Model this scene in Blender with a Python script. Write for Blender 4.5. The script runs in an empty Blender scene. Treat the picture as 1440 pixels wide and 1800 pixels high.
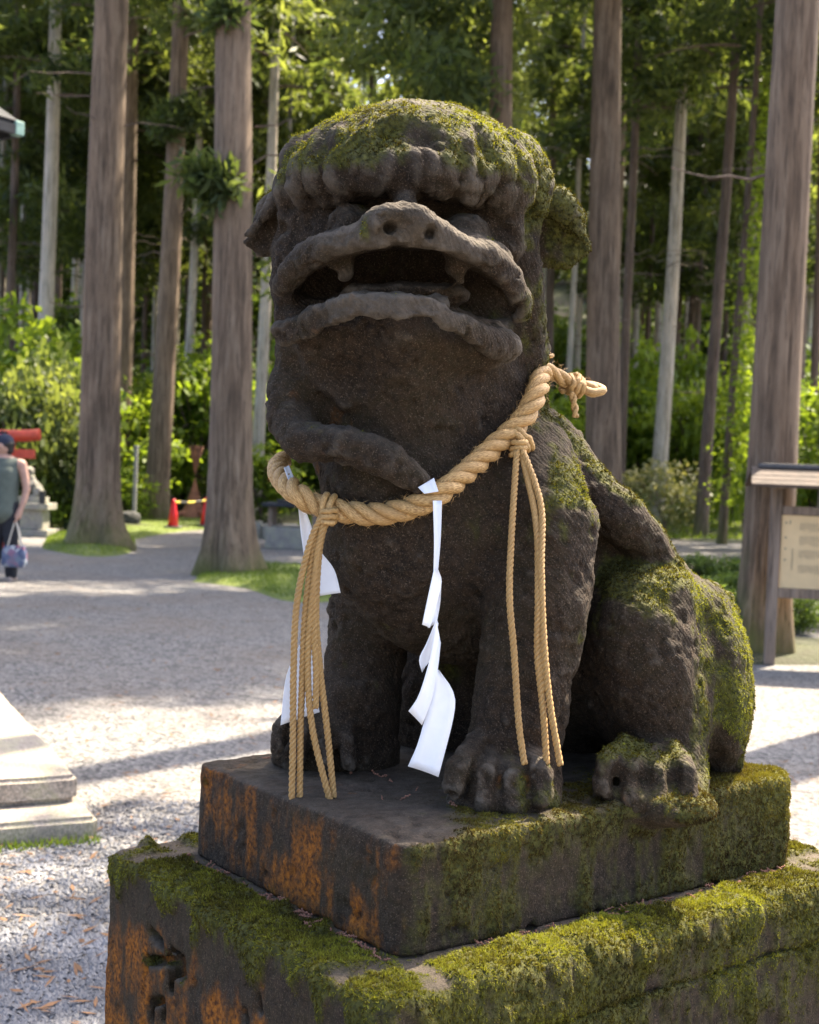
import bpy, bmesh, math, random
import numpy as np
from mathutils import Vector, Matrix
from mathutils.bvhtree import BVHTree

R = math.radians
rng = np.random.default_rng(7)
random.seed(7)
scene = bpy.context.scene
col = scene.collection

# ------------------------------------------------------------------ camera, sky, sun, exposure
FPX, W0, H0 = 2300.0, 1440.0, 1800.0
PITCH, ROLL, CAMZ = math.atan(62 / FPX), R(2.2), 1.4
fwd = np.array([0, math.cos(PITCH), -math.sin(PITCH)])
r0 = np.array([1.0, 0, 0]); u0 = np.array([0, math.sin(PITCH), math.cos(PITCH)])
rgt = r0 * math.cos(ROLL) + u0 * math.sin(ROLL)
upv = -r0 * math.sin(ROLL) + u0 * math.cos(ROLL)
CAM = np.array([0, 0, CAMZ])
cam = bpy.data.cameras.new('camera'); camo = bpy.data.objects.new('camera', cam); col.objects.link(camo)
camo.matrix_world = Matrix(((rgt[0], upv[0], -fwd[0], 0), (rgt[1], upv[1], -fwd[1], 0), (rgt[2], upv[2], -fwd[2], CAMZ), (0, 0, 0, 1)))
cam.sensor_fit = 'HORIZONTAL'; cam.sensor_width = 36; cam.lens = 36 * FPX / W0
cam.clip_start = 0.05; cam.clip_end = 600
cam.dof.use_dof = True; cam.dof.focus_distance = 1.78; cam.dof.aperture_fstop = 11
scene.camera = camo

SUN_EL, SUN_H = R(57), np.array([0.66, 0.75])
SUN_H = SUN_H / np.linalg.norm(SUN_H)
world = bpy.data.worlds.new('World'); scene.world = world; world.use_nodes = True
wn = world.node_tree.nodes; wl = world.node_tree.links
sky = wn.new('ShaderNodeTexSky'); sky.sky_type = 'NISHITA'; sky.sun_disc = False
sky.air_density = 0.7; sky.dust_density = 4.0; sky.ozone_density = 0.6; sky.sun_elevation = SUN_EL; sky.sun_rotation = math.atan2(SUN_H[0], SUN_H[1])
wn['Background'].inputs[1].default_value = 0.15
wl.new(sky.outputs[0], wn['Background'].inputs[0])
sl = bpy.data.lights.new('sun', 'SUN'); sl.energy = 5.0; sl.angle = R(0.53); sl.color = (1.0, 0.87, 0.68)
so = bpy.data.objects.new('sun', sl); col.objects.link(so)
SUN_D = np.array([SUN_H[0] * math.cos(SUN_EL), SUN_H[1] * math.cos(SUN_EL), math.sin(SUN_EL)])
so.rotation_euler = Vector(SUN_D).to_track_quat('Z', 'Y').to_euler()
so.location = (8, 8, 30)
scene.view_settings.view_transform = 'Standard'; scene.view_settings.look = 'None'
scene.view_settings.exposure = 2.15; scene.view_settings.gamma = 1
scene.render.engine = 'CYCLES'
scene.cycles.use_denoising = True
scene.cycles.max_bounces = 6; scene.cycles.diffuse_bounces = 4; scene.cycles.transparent_max_bounces = 4
scene.cycles.sample_clamp_indirect = 6

def pix(px, py, d):
    """world point seen at photo pixel (px, py), d metres in front of the lens"""
    return CAM + d * (fwd + rgt * (px - 720) / FPX - upv * (py - 900) / FPX)
def pxm(n, d): return n * d / FPX
def ground_at(px, py, z=0.0):
    v = fwd + rgt * (px - 720) / FPX - upv * (py - 900) / FPX
    t = (z - CAMZ) / v[2]
    return CAM + v * t

# ------------------------------------------------------------------ object helpers
def link(name, me, mat=None, parent=None):
    o = bpy.data.objects.new(name, me); col.objects.link(o)
    if mat and me is not None and not me.materials: me.materials.append(mat)
    if parent is not None: o.parent = parent
    return o
def tag(o, label, cat, group=None, kind=None):
    o['label'] = label; o['category'] = cat
    if group: o['group'] = group
    if kind: o['kind'] = kind
    return o
def empty(name, loc=(0, 0, 0)):
    o = bpy.data.objects.new(name, None); o.empty_display_size = 0.1; o.location = loc; col.objects.link(o); return o
def adopt(o, parent):
    """parent without moving a mesh whose vertices are in world space"""
    o.parent = parent; o.matrix_parent_inverse = Matrix.Translation(parent.location).inverted(); return o
def mesh_np(name, V, F, smooth=True, n=None):
    """V (N,3); F (M,k) int array or list of faces"""
    me = bpy.data.meshes.new(name)
    V = np.asarray(V, dtype=np.float32)
    if isinstance(F, np.ndarray):
        k = F.shape[1]; m = len(F)
        me.vertices.add(len(V)); me.vertices.foreach_set('co', V.ravel())
        me.loops.add(m * k); me.loops.foreach_set('vertex_index', F.astype(np.int32).ravel())
        me.polygons.add(m); me.polygons.foreach_set('loop_start', np.arange(0, m * k, k, dtype=np.int32))
        me.update(calc_edges=True)
    else:
        me.from_pydata([tuple(v) for v in V.tolist()], [], F)
    me.polygons.foreach_set('use_smooth', np.full(len(me.polygons), smooth))
    me.update()
    return me
def fattr(me, name, vals):
    a = me.attributes.new(name, 'FLOAT', 'POINT'); a.data.foreach_set('value', np.asarray(vals, dtype=np.float32))
class MB:
    def __init__(s): s.V = []; s.F = []; s.n = 0
    def add(s, V, F):
        s.V.extend([tuple(float(c) for c in v) for v in V]); s.F.extend([tuple(i + s.n for i in f) for f in F]); s.n += len(V); return s
    def box(s, c, sz, rot=None):
        c = np.array(c, float); h = np.array(sz, float) / 2
        P = np.array([[x, y, z] for x in (-1, 1) for y in (-1, 1) for z in (-1, 1)]) * h
        if rot is not None: P = P @ np.array(rot).T
        return s.add(P + c, [(0, 1, 3, 2), (4, 6, 7, 5), (0, 4, 5, 1), (2, 3, 7, 6), (0, 2, 6, 4), (1, 5, 7, 3)])
    def tube(s, pts, rad, n=8, cap=True):
        V, F = tube_np(pts, rad, n, cap); return s.add(V, F)
    def build(s, name, mat, parent=None, smooth=False, bevel=0):
        me = bpy.data.meshes.new(name); me.from_pydata(s.V, [], s.F)
        if smooth: me.polygons.foreach_set('use_smooth', np.full(len(me.polygons), True))
        me.update(); o = link(name, me, mat, parent)
        if bevel:
            b = o.modifiers.new('bevel', 'BEVEL'); b.width = bevel; b.segments = 2; b.limit_method = 'ANGLE'
        return o
def frames(P):
    P = np.asarray(P, float); T = np.gradient(P, axis=0); T /= np.linalg.norm(T, axis=1)[:, None] + 1e-12
    N = np.zeros_like(P); ref = np.array([0, 0, 1.0]) if abs(T[0][2]) < .9 else np.array([1.0, 0, 0])
    n = np.cross(ref, T[0]); n /= np.linalg.norm(n)
    for i in range(len(P)):
        n = n - T[i] * np.dot(n, T[i]); n /= np.linalg.norm(n) + 1e-12; N[i] = n
    return T, N, np.cross(T, N)
def tube_np(P, rad, n=8, cap=True):
    P = np.asarray(P, float); m = len(P); rad = np.broadcast_to(np.asarray(rad, float), (m,))
    T, N, B = frames(P); a = np.arange(n) * 2 * math.pi / n
    V = (P[:, None, :] + rad[:, None, None] * (np.cos(a)[None, :, None] * N[:, None, :] + np.sin(a)[None, :, None] * B[:, None, :])).reshape(-1, 3)
    F = [(i * n + j, i * n + (j + 1) % n, (i + 1) * n + (j + 1) % n, (i + 1) * n + j) for i in range(m - 1) for j in range(n)]
    if cap: F += [tuple(range(n))[::-1], tuple((m - 1) * n + j for j in range(n))]
    return V, F
def spline(pts, n):
    """Catmull-Rom through pts, n samples at even arc length"""
    p = np.asarray(pts, float); q = np.vstack([2 * p[0] - p[1], p, 2 * p[-1] - p[-2]]); out = []
    for i in range(len(p) - 1):
        a, b, c, d = q[i:i + 4]; t = np.linspace(0, 1, 24, endpoint=False)[:, None]
        out.append(.5 * ((2 * b) + (-a + c) * t + (2 * a - 5 * b + 4 * c - d) * t ** 2 + (-a + 3 * b - 3 * c + d) * t ** 3))
    o = np.vstack(out + [p[-1:]]); L = np.r_[0, np.cumsum(np.linalg.norm(np.diff(o, axis=0), axis=1))]
    s = np.linspace(0, L[-1], n); return np.stack([np.interp(s, L, o[:, k]) for k in range(p.shape[1])], 1)

# ------------------------------------------------------------------ noise
def _h(ix, iy, iz, s):
    h = (ix.astype(np.int64) * 73856093) ^ (iy.astype(np.int64) * 19349663) ^ (iz.astype(np.int64) * 83492791) ^ (s * 2654435761)
    h = h & 0xFFFFFFFF; h = ((h ^ (h >> 15)) * 2246822519) & 0xFFFFFFFF; h = ((h ^ (h >> 13)) * 3266489917) & 0xFFFFFFFF
    return ((h ^ (h >> 16)) & 0xFFFFFF) / 16777215.0
def vnoise(P, sc, seed=0):
    P = np.asarray(P, float) * sc; i = np.floor(P).astype(np.int64); f = P - i; f = f * f * (3 - 2 * f); out = 0
    for dx in (0, 1):
        for dy in (0, 1):
            for dz in (0, 1):
                w = (f[:, 0] if dx else 1 - f[:, 0]) * (f[:, 1] if dy else 1 - f[:, 1]) * (f[:, 2] if dz else 1 - f[:, 2])
                out = out + w * _h(i[:, 0] + dx, i[:, 1] + dy, i[:, 2] + dz, seed)
    return out * 2 - 1
def fbm(P, sc, oct=4, seed=0, gain=.5):
    o = 0; a = 1; t = 0
    for k in range(oct): o = o + a * vnoise(P, sc * 2 ** k, seed + k * 17); t += a; a *= gain
    return o / t
def sst(x, a, b):
    t = np.clip((x - a) / (b - a), 0, 1); return t * t * (3 - 2 * t)

# ------------------------------------------------------------------ signed distance sculpting
class Sculpt:
    def __init__(s): s.ops = []
    def ell(s, px, py, d, rx, ry, rz, rot=0, k=.02, sub=False):
        c = pix(px, py, d); a = R(rot)
        e1 = rgt * math.cos(a) - upv * math.sin(a); e2 = rgt * math.sin(a) + upv * math.cos(a)
        M = np.stack([e1, e2, fwd]); r = np.array([pxm(rx, d), pxm(ry, d), rz])
        def f(P):
            q = (P - c) @ M.T; k0 = np.linalg.norm(q / r, axis=1); k1 = np.linalg.norm(q / (r * r), axis=1) + 1e-9
            return k0 * (k0 - 1) / k1
        s.ops.append((f, k, sub, c, max(r))); return s
    def chain(s, pts, k=.015, sub=False):
        """pts: (px, py, depth, radius px)"""
        C = [(pix(p[0], p[1], p[2]), pxm(p[3], p[2])) for p in pts]
        def f(P):
            o = None
            for (a, ra), (b, rb) in zip(C[:-1], C[1:]):
                ba = b - a; h = np.clip(((P - a) @ ba) / (ba @ ba), 0, 1)
                dd = np.linalg.norm(P - a - h[:, None] * ba, axis=1) - (ra + (rb - ra) * h)
                o = dd if o is None else np.minimum(o, dd)
            return o
        c = np.mean([x[0] for x in C], 0); s.ops.append((f, k, sub, c, max(np.linalg.norm(x[0] - c) + x[1] for x in C))); return s
    def slot(s, pts, dmin, dmax, k=.008, sub=True):
        """cut along a sight line: pts (px, py, radius px), between two depths"""
        pts = np.array(pts, float)
        def f(P):
            c = P - CAM; d = c @ fwd; q = np.stack([720 + FPX * (c @ rgt) / d, 900 - FPX * (c @ upv) / d], 1); o = None
            for a, b in zip(pts[:-1], pts[1:]):
                ba = b[:2] - a[:2]; h = np.clip(((q - a[:2]) @ ba) / (ba @ ba), 0, 1)
                e = np.linalg.norm(q - a[:2] - h[:, None] * ba, axis=1) - (a[2] + (b[2] - a[2]) * h); o = e if o is None else np.minimum(o, e)
            return np.maximum(np.maximum(o * d / FPX, d - dmax), dmin - d)
        c = pix(pts[:, 0].mean(), pts[:, 1].mean(), (dmin + dmax) / 2); s.ops.append((f, k, sub, c, pxm(np.ptp(pts[:, 0]) / 2 + 60, dmax) + (dmax - dmin) / 2)); return s
    def wchain(s, pts, k=.02, sub=False):
        """pts: (x, y, z, radius) in metres"""
        C = [(np.array(p[:3], float), p[3]) for p in pts]
        def f(P):
            o = None
            for (a, ra), (b, rb) in zip(C[:-1], C[1:]):
                ba = b - a; h = np.clip(((P - a) @ ba) / (ba @ ba), 0, 1); dd = np.linalg.norm(P - a - h[:, None] * ba, axis=1) - (ra + (rb - ra) * h); o = dd if o is None else np.minimum(o, dd)
            return o
        c = np.mean([x[0] for x in C], 0); s.ops.append((f, k, sub, c, max(np.linalg.norm(x[0] - c) + x[1] for x in C) + .1)); return s
    def fn(s, f, k=.01, sub=False): s.ops.append((f, k, sub, None, 0)); return s
    def __call__(s, P):
        d = None; cen = P.mean(0); rad = np.linalg.norm(P - cen, axis=1).max()
        for f, k, sub, c, r in s.ops:
            if d is not None and c is not None:
                gap = np.linalg.norm(cen - c) - r - rad
                if (sub and gap > k + .05) or (not sub and gap > .12): continue
            v = f(P)
            if d is None: d = v; continue
            if sub: v = -v; h = np.clip(.5 - .5 * (d - v) / k, 0, 1); d = d * (1 - h) + v * h + k * h * (1 - h)
            else: h = np.clip(.5 + .5 * (d - v) / k, 0, 1); d = d * (1 - h) + v * h - k * h * (1 - h)
        return d
def surface(f, lo, hi, h):
    """surface nets on a block-sparse grid"""
    lo = np.array(lo, float); B = 8
    nb = np.ceil((np.array(hi) - lo) / (h * B)).astype(int); n = nb * B + 1
    V = np.ones(n, np.float32)
    bi = np.stack(np.meshgrid(*[np.arange(k) for k in nb], indexing='ij'), -1).reshape(-1, 3)
    cen = lo + (bi + .5) * B * h
    big = np.concatenate([f(c) for c in np.array_split(cen, max(1, len(cen) // 60))])
    V[:] = 1
    g = np.stack(np.meshgrid(*[np.arange(B + 1)] * 3, indexing='ij'), -1).reshape(-1, 3)
    lim = B * h * .87 * 1.5 + .02
    for b, v in zip(bi, big):
        s = tuple(slice(k * B, k * B + B + 1) for k in b)
        if abs(v) < lim: V[s] = f(lo + (b * B + g) * h).reshape(B + 1, B + 1, B + 1)
        elif v < 0:
            blk = V[s]; blk[blk == 1] = -1
    ins = V < 0
    c = np.zeros(np.array(V.shape) - 1, np.int8)
    for o in np.ndindex(2, 2, 2): c += ins[tuple(slice(k, k + m - 1) for k, m in zip(o, V.shape))]
    act = (c > 0) & (c < 8); idx = np.argwhere(act); vid = np.full(act.shape, -1, np.int64); vid[act] = np.arange(len(idx))
    acc = np.zeros((len(idx), 3)); cnt = np.zeros(len(idx)); corners = [np.array(o) for o in np.ndindex(2, 2, 2)]
    for a in corners:
        for ax in range(3):
            if a[ax] == 0:
                b = a.copy(); b[ax] = 1
                va = V[tuple((idx + a).T)]; vb = V[tuple((idx + b).T)]; m = (va < 0) != (vb < 0)
                t = np.where(m, va / (va - vb + 1e-20), 0); p = idx + a; p = p.astype(float); p[:, ax] += t
                acc[m] += p[m]; cnt[m] += 1
    verts = lo + acc / cnt[:, None] * h; quads = []
    for ax in range(3):
        s0 = [slice(1, -1)] * 3; s0[ax] = slice(0, -1); s1 = [slice(1, -1)] * 3; s1[ax] = slice(1, None)
        a = ins[tuple(s0)]; b = ins[tuple(s1)]; e = np.argwhere(a != b); flip = a[tuple(e.T)]
        off = np.ones(3, int); off[ax] = 0; p = e + off
        u, w = [(1, 2), (2, 0), (0, 1)][ax]; du = np.zeros(3, int); du[u] = 1; dw = np.zeros(3, int); dw[w] = 1
        q = np.stack([vid[tuple((p - du - dw).T)], vid[tuple((p - dw).T)], vid[tuple(p.T)], vid[tuple((p - du).T)]], 1)
        q[~flip] = q[~flip][:, ::-1]; quads.append(q)
    Q = np.vstack(quads); Q = Q[(Q >= 0).all(1)]
    return verts, Q
def vnormals(V, F):
    n = np.cross(V[F[:, 2]] - V[F[:, 0]], V[F[:, 3]] - V[F[:, 1]]); N = np.zeros_like(V)
    for k in range(4): np.add.at(N, F[:, k], n)
    return N / (np.linalg.norm(N, axis=1)[:, None] + 1e-12)
def vsmooth(V, F, it=1, w=.5):
    for _ in range(it):
        A = np.zeros_like(V); c = np.zeros(len(V))
        for k in range(4):
            np.add.at(A, F[:, k], V[F[:, (k + 1) % 4]]); np.add.at(c, F[:, k], 1)
        V = V * (1 - w) + w * A / np.maximum(c, 1)[:, None]
    return V

# ------------------------------------------------------------------ materials
def mat(name):
    m = bpy.data.materials.new(name); m.use_nodes = True; nt = m.node_tree
    return m, nt, nt.nodes['Principled BSDF']
def N(nt, t, **kw):
    n = nt.nodes.new(t)
    for k, v in kw.items():
        if k.startswith('i_'): n.inputs[k[2:].replace('_', ' ')].default_value = v
        else: setattr(n, k, v)
    return n
def ramp(nt, fac, stops):
    r = nt.nodes.new('ShaderNodeValToRGB'); e = r.color_ramp.elements
    while len(e) < len(stops): e.new(.5)
    for el, (p, c) in zip(e, stops): el.position = p; el.color = (*c, 1) if len(c) == 3 else c
    nt.links.new(fac, r.inputs[0]); return r.outputs[0]
def mixc(nt, fac, a, b, mode='MIX'):
    m = nt.nodes.new('ShaderNodeMix'); m.data_type = 'RGBA'; m.blend_type = mode
    for s, v in ((0, fac), (6, a), (7, b)):
        if hasattr(v, 'is_output'): nt.links.new(v, m.inputs[s])
        else: m.inputs[s].default_value = v if s == 0 else (*v, 1)
    return m.outputs[2]
def noise(nt, scale, detail=4, vec=None, rough=.55, dist=0):
    n = N(nt, 'ShaderNodeTexNoise'); n.inputs['Scale'].default_value = scale; n.inputs['Detail'].default_value = detail
    n.inputs['Roughness'].default_value = rough; n.inputs['Distortion'].default_value = dist
    if vec is not None: nt.links.new(vec, n.inputs['Vector'])
    return n.outputs['Fac']
def objco(nt, scale=(1, 1, 1)):
    tc = nt.nodes.new('ShaderNodeTexCoord'); mp = nt.nodes.new('ShaderNodeMapping'); mp.inputs['Scale'].default_value = scale
    nt.links.new(tc.outputs['Object'], mp.inputs[0]); return mp.outputs[0]
def bump(nt, bs, h, strength=.5, dist=.01, prev=None):
    b = nt.nodes.new('ShaderNodeBump'); b.inputs['Strength'].default_value = strength; b.inputs['Distance'].default_value = dist
    nt.links.new(h, b.inputs['Height'])
    if prev is not None: nt.links.new(prev, b.inputs['Normal'])
    if bs is not None: nt.links.new(b.outputs[0], bs.inputs['Normal'])
    return b.outputs[0]
def attr(nt, name):
    a = nt.nodes.new('ShaderNodeAttribute'); a.attribute_name = name; return a.outputs['Fac']
def plain(name, c, rough=.6, var=.25, sc=30, metal=0, bmp=.15):
    m, nt, b = mat(name); co = objco(nt); n = noise(nt, sc, 5, co)
    lo = tuple(x * (1 - var) for x in c); hi = tuple(min(1, x * (1 + var)) for x in c)
    nt.links.new(ramp(nt, n, [(.3, lo), (.7, hi)]), b.inputs['Base Color']); b.inputs['Roughness'].default_value = rough
    b.inputs['Metallic'].default_value = metal
    if bmp: bump(nt, b, noise(nt, sc * 3, 4, co), bmp, .005)
    return m

def stone_mat(name, base, chisel=0):
    m, nt, b = mat(name); co = objco(nt)
    big = noise(nt, 7, 6, co, .65); fine = noise(nt, 90, 6, co, .7); grain = noise(nt, 420, 3, co, .7)
    c = ramp(nt, big, [(.28, tuple(x * .45 for x in base)), (.45, base), (.58, (base[0] * 1.25, base[1] * 1.35, base[2] * 1.0)), (.75, (base[0] * 2.0, base[1] * 1.75, base[2] * 1.6))])
    c = mixc(nt, ramp(nt, fine, [(.42, (0, 0, 0)), (.68, (.9,) * 3)]), c, (base[0] * 2.4, base[1] * 2.2, base[2] * 2.1))
    c = mixc(nt, ramp(nt, noise(nt, 150, 4, co, .7), [(.30, (.85,) * 3), (.44, (0, 0, 0))]), c, tuple(x * .25 for x in base))
    c = mixc(nt, ramp(nt, grain, [(.56, (0, 0, 0)), (.68, (.75,) * 3)]), c, (.18, .13, .088))
    c = mixc(nt, attr(nt, 'worn_lit'), c, mixc(nt, fine, (.060, .047, .035), (.24, .20, .155)))  # paler stone: wear together with edge light put into the colour
    oc = mixc(nt, ramp(nt, noise(nt, 160, 3, co), [(.35, (0, 0, 0)), (.65, (1, 1, 1))]), (.085, .030, .010), (.44, .15, .016))
    af = N(nt, 'ShaderNodeMath', operation='MULTIPLY'); af.inputs[1].default_value = .95
    nt.links.new(attr(nt, 'algae'), af.inputs[0]); c = mixc(nt, af.outputs[0], c, oc)
    gc = mixc(nt, ramp(nt, noise(nt, 140, 3, co), [(.35, (0, 0, 0)), (.65, (1, 1, 1))]), (.035, .040, .008), (.13, .13, .022))
    mf = N(nt, 'ShaderNodeMath', operation='MULTIPLY'); mf.inputs[1].default_value = .8
    nt.links.new(attr(nt, 'moss'), mf.inputs[0]); c = mixc(nt, mf.outputs[0], c, gc)
    nt.links.new(c, b.inputs['Base Color']); b.inputs['Roughness'].default_value = .82; b.inputs['Specular IOR Level'].default_value = .22
    nb = bump(nt, None, fine, 1.0, .007); nb = bump(nt, None, grain, .9, .0022, nb)
    if chisel:
        cz = objco(nt, (1, 1, 1)); wv = N(nt, 'ShaderNodeTexWave', wave_type='BANDS', bands_direction='DIAGONAL'); wv.inputs['Scale'].default_value = 62
        wv.inputs['Distortion'].default_value = 5; wv.inputs['Detail'].default_value = 2; wv.inputs['Detail Scale'].default_value = .6
        nt.links.new(cz, wv.inputs['Vector']); nb = bump(nt, None, wv.outputs['Fac'], chisel, .003, nb)
    nt.links.new(nb, b.inputs['Normal'])
    return m
def leaf_mat(name, dark, light, trans=.45, attrname='tone', tsat=(1.3, 1.25, .5), rough=.5, mid=None, spec=.3):
    m, nt, b = mat(name); out = nt.nodes['Material Output']; b.inputs['Specular IOR Level'].default_value = spec
    c = ramp(nt, attr(nt, attrname), [(0, dark), (1, light)] if mid is None else [(0, dark), (.42, mid), (1, light)])
    b.inputs['Roughness'].default_value = rough; nt.links.new(c, b.inputs['Base Color'])
    tr = N(nt, 'ShaderNodeBsdfTranslucent'); tc = mixc(nt, 1.0, c, tsat, 'MULTIPLY'); nt.links.new(tc, tr.inputs['Color'])
    mx = N(nt, 'ShaderNodeMixShader'); mx.inputs[0].default_value = trans
    nt.links.new(b.outputs[0], mx.inputs[1]); nt.links.new(tr.outputs[0], mx.inputs[2]); nt.links.new(mx.outputs[0], out.inputs[0])
    return m
M_STONE = stone_mat('dark_weathered_stone', (.0235, .0158, .0092), .30)
M_PLINTH = stone_mat('dark_plinth_stone', (.029, .021, .014), .0)
M_MOSS = leaf_mat('moss_blades', (.030, .024, .008), (.30, .31, .040), .3, mid=(.105, .092, .018), rough=.8, spec=.1)
M_MOSSB = leaf_mat('moss_blades_olive', (.030, .020, .008), (.21, .19, .030), .25, mid=(.088, .064, .018), rough=.8, spec=.1)

# ------------------------------------------------------------------ stone lion: frame of its plinth
CEN = np.array([.152, 1.99]); AU = np.array([-.791, -.612]); AV = np.array([.612, -.791])
PT, PB = .96, .82                                   # plinth top, pedestal top
def ab(a, b, z): return np.array([CEN[0] + AU[0] * a + AV[0] * b, CEN[1] + AU[1] * a + AV[1] * b, z])
def to_ab(P):
    d = P[:, :2] - CEN; return np.stack([d @ AU, d @ AV, P[:, 2]], 1)

S = Sculpt()
# torso
S.ell(735, 690, 1.97, 226, 215, .165, k=.03)                                   # neck column
S.ell(770, 925, 1.97, 205, 190, .165, rot=10, k=.05)                           # chest
S.chain([(690, 860, 1.87, 120), (690, 960, 1.88, 112), (740, 1050, 1.92, 85), (810, 1090, 1.96, 80)], .05)
S.chain([(850, 800, 2.04, 120), (960, 905, 2.07, 124), (1075, 1020, 2.10, 125)], .05)   # back
S.chain([(830, 1010, 2.06, 120), (1080, 1140, 2.10, 150)], .05)                # belly
S.ell(1175, 1190, 2.08, 128, 165, .15, k=.04)                                  # rump
S.ell(1000, 1180, 2.22, 120, 165, .13, k=.04); S.ell(800, 1225, 2.19, 130, 165, .10, k=.04)                                  # far thigh
# near shoulder and leg
S.chain([(915, 830, 1.92, 100), (955, 930, 1.86, 96), (945, 1060, 1.84, 92), (925, 1180, 1.83, 84), (905, 1300, 1.83, 82), (892, 1360, 1.83, 82)], .03)
S.chain([(700, 940, 1.99, 85), (655, 1060, 2.01, 76), (637, 1180, 2.01, 68), (635, 1330, 2.01, 68)], .03)     # far leg
# near haunch
S.ell(1128, 1160, 1.98, 108, 176, .13, rot=-8, k=.03)
S.ell(1165, 1045, 1.99, 60, 62, .09, k=.03)
S.chain([(1180, 1240, 1.96, 72), (1170, 1330, 1.93, 70), (1130, 1375, 1.87, 50)], .03)
S.ell(1080, 985, 1.905, 34, 24, .06, rot=25, k=.014, sub=True)                  # hollow under the flank ridge
S.chain([(1000, 1120, 1.86, 26), (1010, 1200, 1.88, 40), (1020, 1320, 1.88, 38)], .03, sub=True)
# flank ridge
S.chain([(965, 770, 1.98, 48), (1030, 860, 1.96, 50), (1095, 910, 1.95, 46), (1140, 955, 1.965, 36), (1172, 1000, 1.98, 28)], .018)
# tail and strands on the rump
S.ell(1252, 1195, 2.05, 62, 165, .11, rot=-4, k=.02)
for i, (x0, x1) in enumerate([(1215, 1200), (1238, 1232), (1258, 1262), (1276, 1290)]):
    S.chain([(x0, 1040 + abs(i - 1.5) * 10, 1.985 + i * .02, 14), ((x0 + x1) / 2 + 9, 1150, 1.955 + i * .022, 21), (x1 + 6, 1260, 1.955 + i * .022, 19), (x1, 1345, 1.965 + i * .022, 15)], .010)
# paws
def paw(cx, cy, d, w, h, toes, tr, dd):
    S.ell(cx, cy, d, w, h, .075, k=.03)
    for i, (tx, ty) in enumerate(toes):
        S.chain([(tx + (cx - tx) * .45, ty - 88, d - dd * .45, tr * .75), (tx + (cx - tx) * .1, ty - 46, d - dd * .95, tr), (tx, ty - 8, d - dd * 1.1, tr * .85)], .004)
    for (xa, ya), (xb, yb) in zip(toes[:-1], toes[1:]):
        S.slot([((xa + xb) / 2 + (cx - (xa + xb) / 2) * .3, (ya + yb) / 2 - 82, 2), ((xa + xb) / 2, (ya + yb) / 2 - 36, 5), ((xa + xb) / 2, (ya + yb) / 2 + 22, 6)], d - dd - .12, d - dd * 1.02, .009)
paw(888, 1375, 1.83, 92, 62, [(800, 1392), (848, 1412), (902, 1418), (955, 1404)], 26, .088)
paw(575, 1325, 2.00, 92, 40, [(488, 1326), (526, 1338), (570, 1346), (612, 1348)], 20, .085)
S.chain([(625, 1230, 1.98, 55), (560, 1300, 1.97, 40), (510, 1325, 1.965, 24)], .03)
paw(1150, 1375, 1.90, 92, 52, [(1060, 1390), (1108, 1402), (1158, 1408), (1208, 1404)], 25, .092)
S.ell(1140, 1402, 1.845, 104, 30, .065, k=.02); S.ell(880, 1405, 1.785, 96, 34, .055, k=.02); S.ell(1200, 1062, 2.03, 56, 48, .08, k=.03)
# mane roll round the throat
S.chain([(545, 600, 1.88, 55), (515, 670, 1.86, 44), (510, 735, 1.83, 40), (535, 776, 1.79, 40), (610, 784, 1.752, 37), (680, 810, 1.745, 34), (735, 852, 1.755, 26), (772, 892, 1.78, 14)], .007)
S.chain([(560, 690, 1.875, 62), (600, 730, 1.88, 62)], .03)
S.chain([(560, 655, 1.81, 26), (610, 705, 1.80, 16)], .02)
S.chain([(492, 822, 1.86, 15), (540, 834, 1.80, 20), (610, 838, 1.765, 20), (680, 858, 1.755, 18), (730, 890, 1.765, 12)], .010, sub=True)
# head
S.ell(718, 430, 1.92, 226, 190, .19, k=.03)
S.ell(722, 318, 1.90, 204, 120, .185, k=.02)                                   # forehead dome
S.ell(722, 305, 1.80, 186, 70, .105, k=.03)                                    # overhanging brow
for i, x in enumerate(np.linspace(545, 900, 13)):                              # locks of the fringe
    t = (x - 722) / 180; dz = .085 * t * t
    S.chain([(722 + (x - 722) * .92, 262 + 16 * t * t, 1.735 + dz, 22), (x, 296 + 10 * t * t, 1.693 + dz, 23), (x + (8 if i % 2 else -6), 336 + (i * 7 % 5) * 6 + 18 * t * t, 1.705 + dz, 15)], .012)
S.chain([(905, 270, 1.84, 30), (925, 330, 1.83, 32), (915, 420, 1.84, 34), (930, 520, 1.86, 30), (925, 620, 1.90, 40)], .015)
S.chain([(535, 275, 1.84, 26), (520, 330, 1.83, 28), (512, 430, 1.83, 30), (505, 500, 1.83, 26)], .015)
S.chain([(880, 290, 1.77, 24), (890, 350, 1.78, 26), (900, 430, 1.80, 22)], .012)
# ears
S.chain([(930, 365, 1.90, 42), (985, 398, 1.89, 36), (1034, 434, 1.885, 7)], .012)
S.chain([(935, 435, 1.90, 34), (995, 452, 1.89, 20), (1032, 440, 1.885, 7)], .014)
S.chain([(930, 340, 1.86, 16), (985, 362, 1.85, 14), (1030, 424, 1.86, 9)], .010)
S.chain([(525, 352, 1.90, 38), (472, 396, 1.89, 30), (432, 424, 1.885, 6)], .012)
S.chain([(505, 432, 1.90, 24), (458, 440, 1.89, 13), (434, 430, 1.885, 6)], .014)
S.chain([(520, 338, 1.86, 16), (474, 372, 1.85, 13), (436, 414, 1.86, 9)], .010)
S.slot([(960, 425, 4), (1000, 440, 9), (1015, 440, 4)], 1.7, 1.868, .010)
S.chain([(500, 400, 1.82, 12), (470, 425, 1.83, 10)], .012, sub=True)
S.chain([(512, 440, 1.86, 36), (512, 520, 1.86, 34), (520, 590, 1.86, 36)], .02)
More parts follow.
